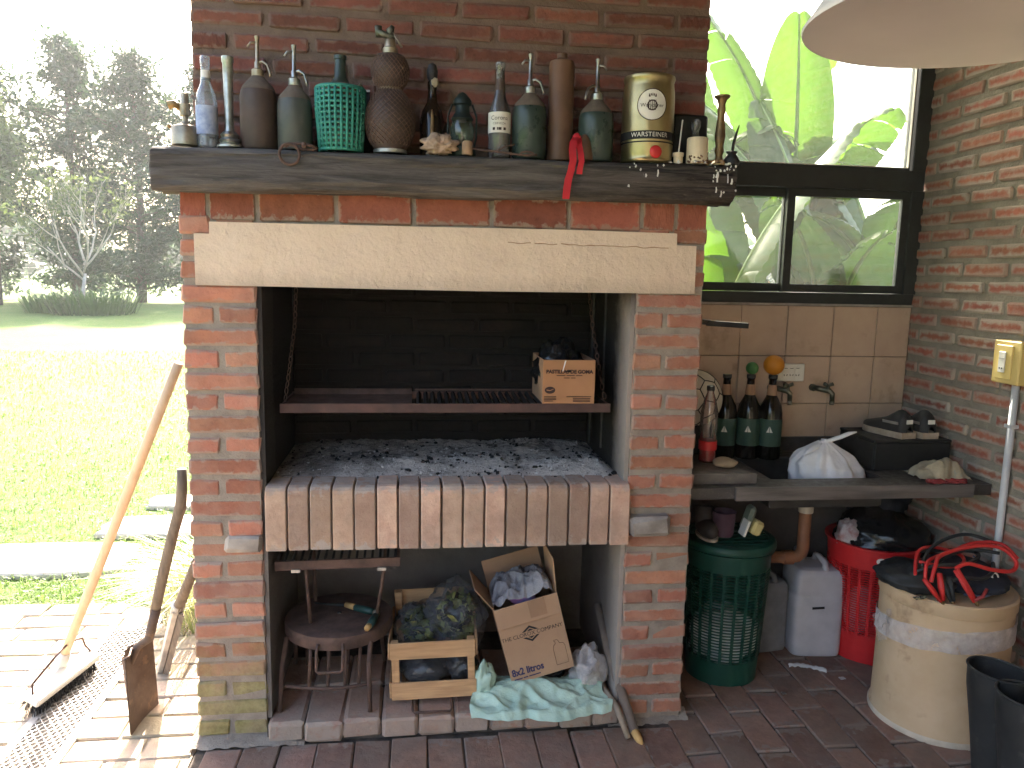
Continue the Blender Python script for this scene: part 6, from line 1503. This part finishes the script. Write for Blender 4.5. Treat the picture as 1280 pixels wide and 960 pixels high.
def tuft(name, label, cx, cy, n, rad, h0, h1, w, m, seed, lean=(.3, 1.3), z=-.03, cat="plant"):
    def fn(rng):
        a = rng.uniform(0, 6.28); r = rad * rng.random() ** .7
        return cx + r * math.cos(a), cy + r * math.sin(a), z, rng.uniform(h0, h1), w * rng.uniform(.6, 1.3), rng.uniform(*lean), a + rng.uniform(-.7, .7)
    t = thing(name, label, cat, (cx, cy, z))
    o = blades(n, fn, m, "blades", seed); me = o.data; me.transform(Matrix.Translation((-cx, -cy, -z))); o.parent = t; OFF[o.name] = OFF[t.name]; o["kind"] = "stuff"
    return t
tuft("dry_grass_clump", "tall drying ornamental grass growing behind the spade at the pier's foot", -.14, 1.02, 750, .26, .2, .5, .006, M_LEAFDRY, 5)
tuft("dry_grass_clump", "lower drying grass tuft at the patio's edge left of the pier", -.34, 1.22, 320, .18, .1, .25, .005, M_LEAFDRY, 6)
tuft("strap_leaf_clump", "big clump of strap leaves round the pale bare tree's foot", -9.2, 23.0, 420, 1.2, .4, 1.15, .06, M_STRAP, 7, (.5, 1.5))
tuft("strap_leaf_clump", "smaller clump of strap leaves left of the pale tree's foot", -10.6, 23.6, 300, .8, .5, .9, .06, M_STRAP, 8, (.5, 1.5))

def branches(mb, p, d, L, r, depth, rng, tips, spread=.6, up=.12):
    n = 4; pts = [p]; q = p.copy(); dd = d.copy()
    for k in range(n):
        dd = (dd + Vector((rng.uniform(-1, 1), rng.uniform(-1, 1), rng.uniform(-.6, 1))) * .16 + Vector((0, 0, up * .3))).normalized(); q = q + dd * L / n; pts.append(q.copy())
    mb.tube(pts, [r * (1 - .45 * k / n) for k in range(n + 1)], 6); tips += [(x, depth) for x in pts[1:]]
    if depth <= 0: return
    for k in range(rng.choice((2, 3, 3))):
        a = rng.uniform(0, 6.28); o = dd.orthogonal().normalized(); o = Matrix.Rotation(a, 3, dd) @ o
        nd = (dd + o * rng.uniform(spread * .6, spread * 1.4)).normalized(); i = rng.choice((2, 3, 4))
        branches(mb, pts[i], nd, L * rng.uniform(.55, .85), r * .55, depth - 1, rng, tips, spread, up)
# pale nearly bare tree
t = thing("bare_tree", "small pale barked tree with few leaves standing on the lawn", "tree", (-9.6, 23.3, 0)); rng = random.Random(4); mb = MB(); tips = []
mb.tube([(-9.6, 23.3, -.1), (-9.58, 23.3, .6), (-9.5, 23.3, 1.2)], [.085, .06, .05], 8)
for k in range(6):
    a = -2.9 + k * 1.05; branches(mb, Vector((-9.55 + .05 * k * .2, 23.3, 1.0 + .12 * k)), Vector((math.cos(a) * .75, math.sin(a) * .75, .8)).normalized(), 1.35, .038, 3, rng, tips, .6, .15)
mb.build("trunk", M_PALEBARK, t, smooth=True)
lm = MB(); leaf_quads(lm, [p for p, dep in tips if dep <= 1], .16, rng, .5, 2, .15, .45); lm.build("leaves", M_ACACIA, t, kind="stuff")

def conifer(label, x, y, H, Rr, seed, m=M_CONIFER, n=17000, base=.35, name="conifer_tree", group="dark trees along the far side of the lawn", tsize=.25, top=.55):
    """trunk, spreading limbs, foliage in loose clumps hung on the limbs"""
    rng = random.Random(seed); t = thing(name, label, "tree", (x, y, 0), group); tr = MB(); tr.tube([(x, y, -.1), (x + .1, y, H * .4), (x, y, H * .95)], [.2, .14, .03], 8)
    sites = []; nb = int(H * 8)
    for k in range(nb):
        h = base + (H - base) * (k + .5) / nb; f = h / H
        env = min(1, .55 + f * 1.2) if f < .35 else (1 if f < .5 else max(.12, 1 - ((f - .5) / .5) ** 1.4 * (1 - .12)))
        L = Rr * env * rng.uniform(.5, 1.1) * (.85 + .5 * N(seed * 3 + h * .7, 4)); a = rng.uniform(0, 6.28); dv = Vector((math.cos(a), math.sin(a), rng.uniform(.05, .45)))
        p0 = Vector((x, y, h)); p1 = p0 + dv * L * .6; p2 = p0 + dv * L + Vector((0, 0, -.08 * L)); tr.tube([p0, p1, p2], [.04, .026, .008], 5)
        for j in range(8):
            u = .2 + .8 * j / 7; p = p0.lerp(p1, u / .6) if u < .6 else p1.lerp(p2, (u - .6) / .4); sites.append((p + Vector((rng.gauss(0, .2), rng.gauss(0, .2), rng.gauss(0, .15))), rng.uniform(.14, .34)))
    tr.build("trunk", M_BARK, t, smooth=True); lm = MB(); per = max(1, n // len(sites))
    for p, s in sites: leaf_quads(lm, [p], tsize, rng, .45, per, s, .34)
    lm.build("crown", m, t, kind="stuff"); return t
trees = [("dark conifer at the far left edge of the lawn", -19.5, 32, 9.0, 3.4), ("dark conifer left of the pale bare tree", -16.2, 31, 9.6, 3.5), ("tall dark conifer directly behind the pale bare tree", -13.3, 32, 10.2, 3.6), ("dark conifer right of the pale bare tree", -10.4, 31, 9.4, 3.5), ("dark conifer beside the brick pier's left edge", -7.8, 32, 9.6, 3.4), ("dark conifer mostly hidden behind the fireplace", -5.0, 33, 9.5, 3.0)]
for i, (lab, x, y, H, Rr) in enumerate(trees): conifer(lab, x, y, H, Rr, 20 + i)
conifer("pale yellow green feathery tree at the left edge above the lawn", -14.2, 27.5, 7.0, 2.2, 41, M_ACACIA, 6500, 3.2, "feathery_tree", None, .26)
conifer("second pale feathery tree cut by the left picture edge", -16.6, 27.0, 8.6, 2.3, 42, M_ACACIA, 4200, 2.4, "feathery_tree", None, .26)
# far tree line beyond the field
rng = random.Random(77); lm = MB()
for i in range(5200):
    x = rng.uniform(-75, 75); h = 4 + 3.5 * N(x * .09, 3) + 2 * N(x * .4, 5); p = Vector((x, 78 + rng.uniform(-3, 3), rng.random() ** .7 * h)); leaf_quads(lm, [p], 1.5, rng, 0, 1, .3, .7)
tag(lm.build("distant_tree_line", M_CONIFER), "far tree line beyond the field", "trees", kind="stuff")
# wire fence behind the trees
fe = thing("wire_fence", "thin wire fence with posts beyond the far trees", "fence", (-13, 36, 0))
for k in range(9): MB().tube([(-24 + k * 3, 36, -.1), (-24 + k * 3, 36, 1.35)], .05, 6).build("post", M_PALEBARK, fe)
for z in (.35, .7, 1.0, 1.25): MB().tube([(-24, 36, z), (0, 36, z)], .012, 4).build("wire", M_STEEL, fe)

# banana plants behind the window
def banana(label, x, y, H, leaves, seed):
    rng = random.Random(seed); t = thing("banana_plant", label, "banana plant", (x, y, 0), "banana plants outside the window")
    MB().tube([(x, y, -.1), (x + .02, y, H * .5), (x, y, H)], [.11, .09, .055], 12).build("pseudostem", M_BANANASTEM, t, smooth=True)
    for (az, L, W, rise, droop) in leaves:
        az = R(az); d = Vector((math.sin(az), math.cos(az), 0)); P = []; p = Vector((x, y, H - .15)); el = R(rise); n = 54
        for k in range(n + 1):
            P.append(p.copy()); e = el - R(droop) * (k / n) ** 1.3; p = p + (d * math.cos(e) + Vector((0, 0, math.sin(e)))) * (L / n)
        s_ = Vector((d.y, -d.x, 0)); mb = MB(); fold = rng.uniform(.15, .5)
        for side in (-1, 1):
            k = 6; tear = 0
            while k < n:
                run = rng.choice((4, 6, 9, 13, 18)); k2 = min(n, k + run); dr = rng.uniform(-.08, .22)
                ring = []
                for j in range(k, k2 + 1):
                    v = (j - 6) / (n - 6); w = W * math.sin(math.pi * min(1, v * .93 + .05)) ** .55 * .5
                    if j == k2 and k2 < n: w *= rng.uniform(.9, 1.0)
                    tan = (P[min(j + 1, n)] - P[max(j - 1, 0)]).normalized(); up = s_.cross(tan).normalized()
                    out = (s_ * side * math.cos(fold + dr) + up * -math.sin(fold + dr) * (1 if up.z > 0 else -1)).normalized()
                    adv = tan * (.35 * w)
                    ring.append([P[j] + out * w * u + adv * u + up * .03 * math.sin(u * 3) * (1 if up.z > 0 else -1) + up * .0045 * (1 if j % 2 else -1) * u ** .5 for u in (0, .25, .5, .75, 1)])
                V = [q for r in ring for q in r]; m_ = len(ring); mb.add(V, [(a * 5 + b_, a * 5 + b_ + 1, a * 5 + b_ + 6, a * 5 + b_ + 5) for a in range(m_ - 1) for b_ in range(4)])
                k = k2
        lf = mb.build("leaf", M_BANANA, t, smooth=True)
        MB().tube(P, [.022 * (1 - .85 * k / n) + .003 for k in range(n + 1)], 6).build("midrib", M_BANANARIB, lf, smooth=True)
banana("banana plant close outside the lower left pane", 2.30, 1.75, .95, [(300, 1.6, .55, 84, 30), (215, 1.45, .5, 80, 45), (120, 1.7, .5, 82, 40), (255, 1.5, .5, 70, 75), (20, 1.7, .5, 80, 50), (280, 1.3, .5, 76, 70)], 1)
banana("banana plant outside the right half of the window", 3.25, 2.15, 1.05, [(285, 1.7, .55, 82, 40), (230, 1.4, .48, 78, 60), (330, 1.9, .55, 84, 30), (190, 1.3, .45, 76, 70), (100, 1.6, .5, 78, 60), (260, 1.5, .45, 62, 100), (310, 1.5, .5, 70, 90)], 2)
banana("taller banana plant farther behind the window", 3.55, 3.3, 1.7, [(250, 1.9, .6, 72, 90), (290, 1.9, .6, 80, 60), (180, 1.7, .55, 74, 80), (320, 1.8, .55, 70, 95), (60, 1.6, .5, 76, 70), (210, 1.9, .55, 82, 40), (270, 2.1, .6, 84, 40), (120, 1.9, .6, 80, 70)], 3)
banana("young banana plant low behind the right pane", 2.85, 1.55, .75, [(300, 1.1, .30, 82, 35), (240, .95, .28, 74, 70), (120, 1.1, .32, 78, 60), (20, 1.1, .32, 80, 50)], 4)
banana("banana plant far left behind the upper pane", 2.6, 3.6, 1.6, [(160, 1.7, .5, 76, 80), (260, 1.7, .5, 70, 95), (80, 1.7, .5, 78, 70), (330, 1.6, .5, 80, 50), (200, 1.9, .5, 84, 40)], 5)
banana("broad banana plant between the others behind the window", 3.2, 4.3, 1.8, [(180, 2.0, .6, 70, 100), (260, 2.0, .6, 78, 80), (100, 2.0, .6, 74, 90), (300, 1.8, .55, 72, 100), (220, 2.1, .6, 84, 50), (140, 2.0, .6, 82, 60)], 6)
banana("banana plant at the window's right edge", 4.05, 2.9, 1.5, [(255, 1.5, .5, 66, 100), (285, 1.7, .55, 78, 70), (230, 1.4, .5, 50, 120), (310, 1.6, .5, 82, 40), (200, 1.4, .5, 70, 90)], 7)
banana("small banana sucker low behind the right pane", 3.35, 3.0, .9, [(270, 1.2, .36, 84, 30), (220, 1.1, .34, 76, 60), (310, 1.2, .36, 78, 60), (90, 1.2, .36, 80, 50)], 8)
for i, (lab, x, y, H) in enumerate([("bushy tree far behind the banana plants", 3.3, 11.0, 6.2)]):
    conifer(lab, x, y, H, 2.2, 60 + i, M_CONIFER, 15000, .3, "garden_tree", None, .2)

# ------------------------------------------------------------------ glare air volume, added to imitate lens glare over the garden
q = NT("glare air"); q.t.nodes.remove(q.p); pvn = q.n("VolumePrincipled"); pvn.inputs["Color"].default_value = (.95, .97, 1, 1)
pvn.inputs["Density"].default_value = .0009; pvn.inputs["Anisotropy"].default_value = .3
q.l(pvn.outputs[0], q.out.inputs["Volume"])
hz = MB().b(-268, 268, -36, 306, -1.2, 13).build("veil", q.m); hz["kind"] = "stuff"; hz["label"] = "added glare haze over the garden"; hz["category"] = "veil"
scene.cycles.volume_bounces = 1
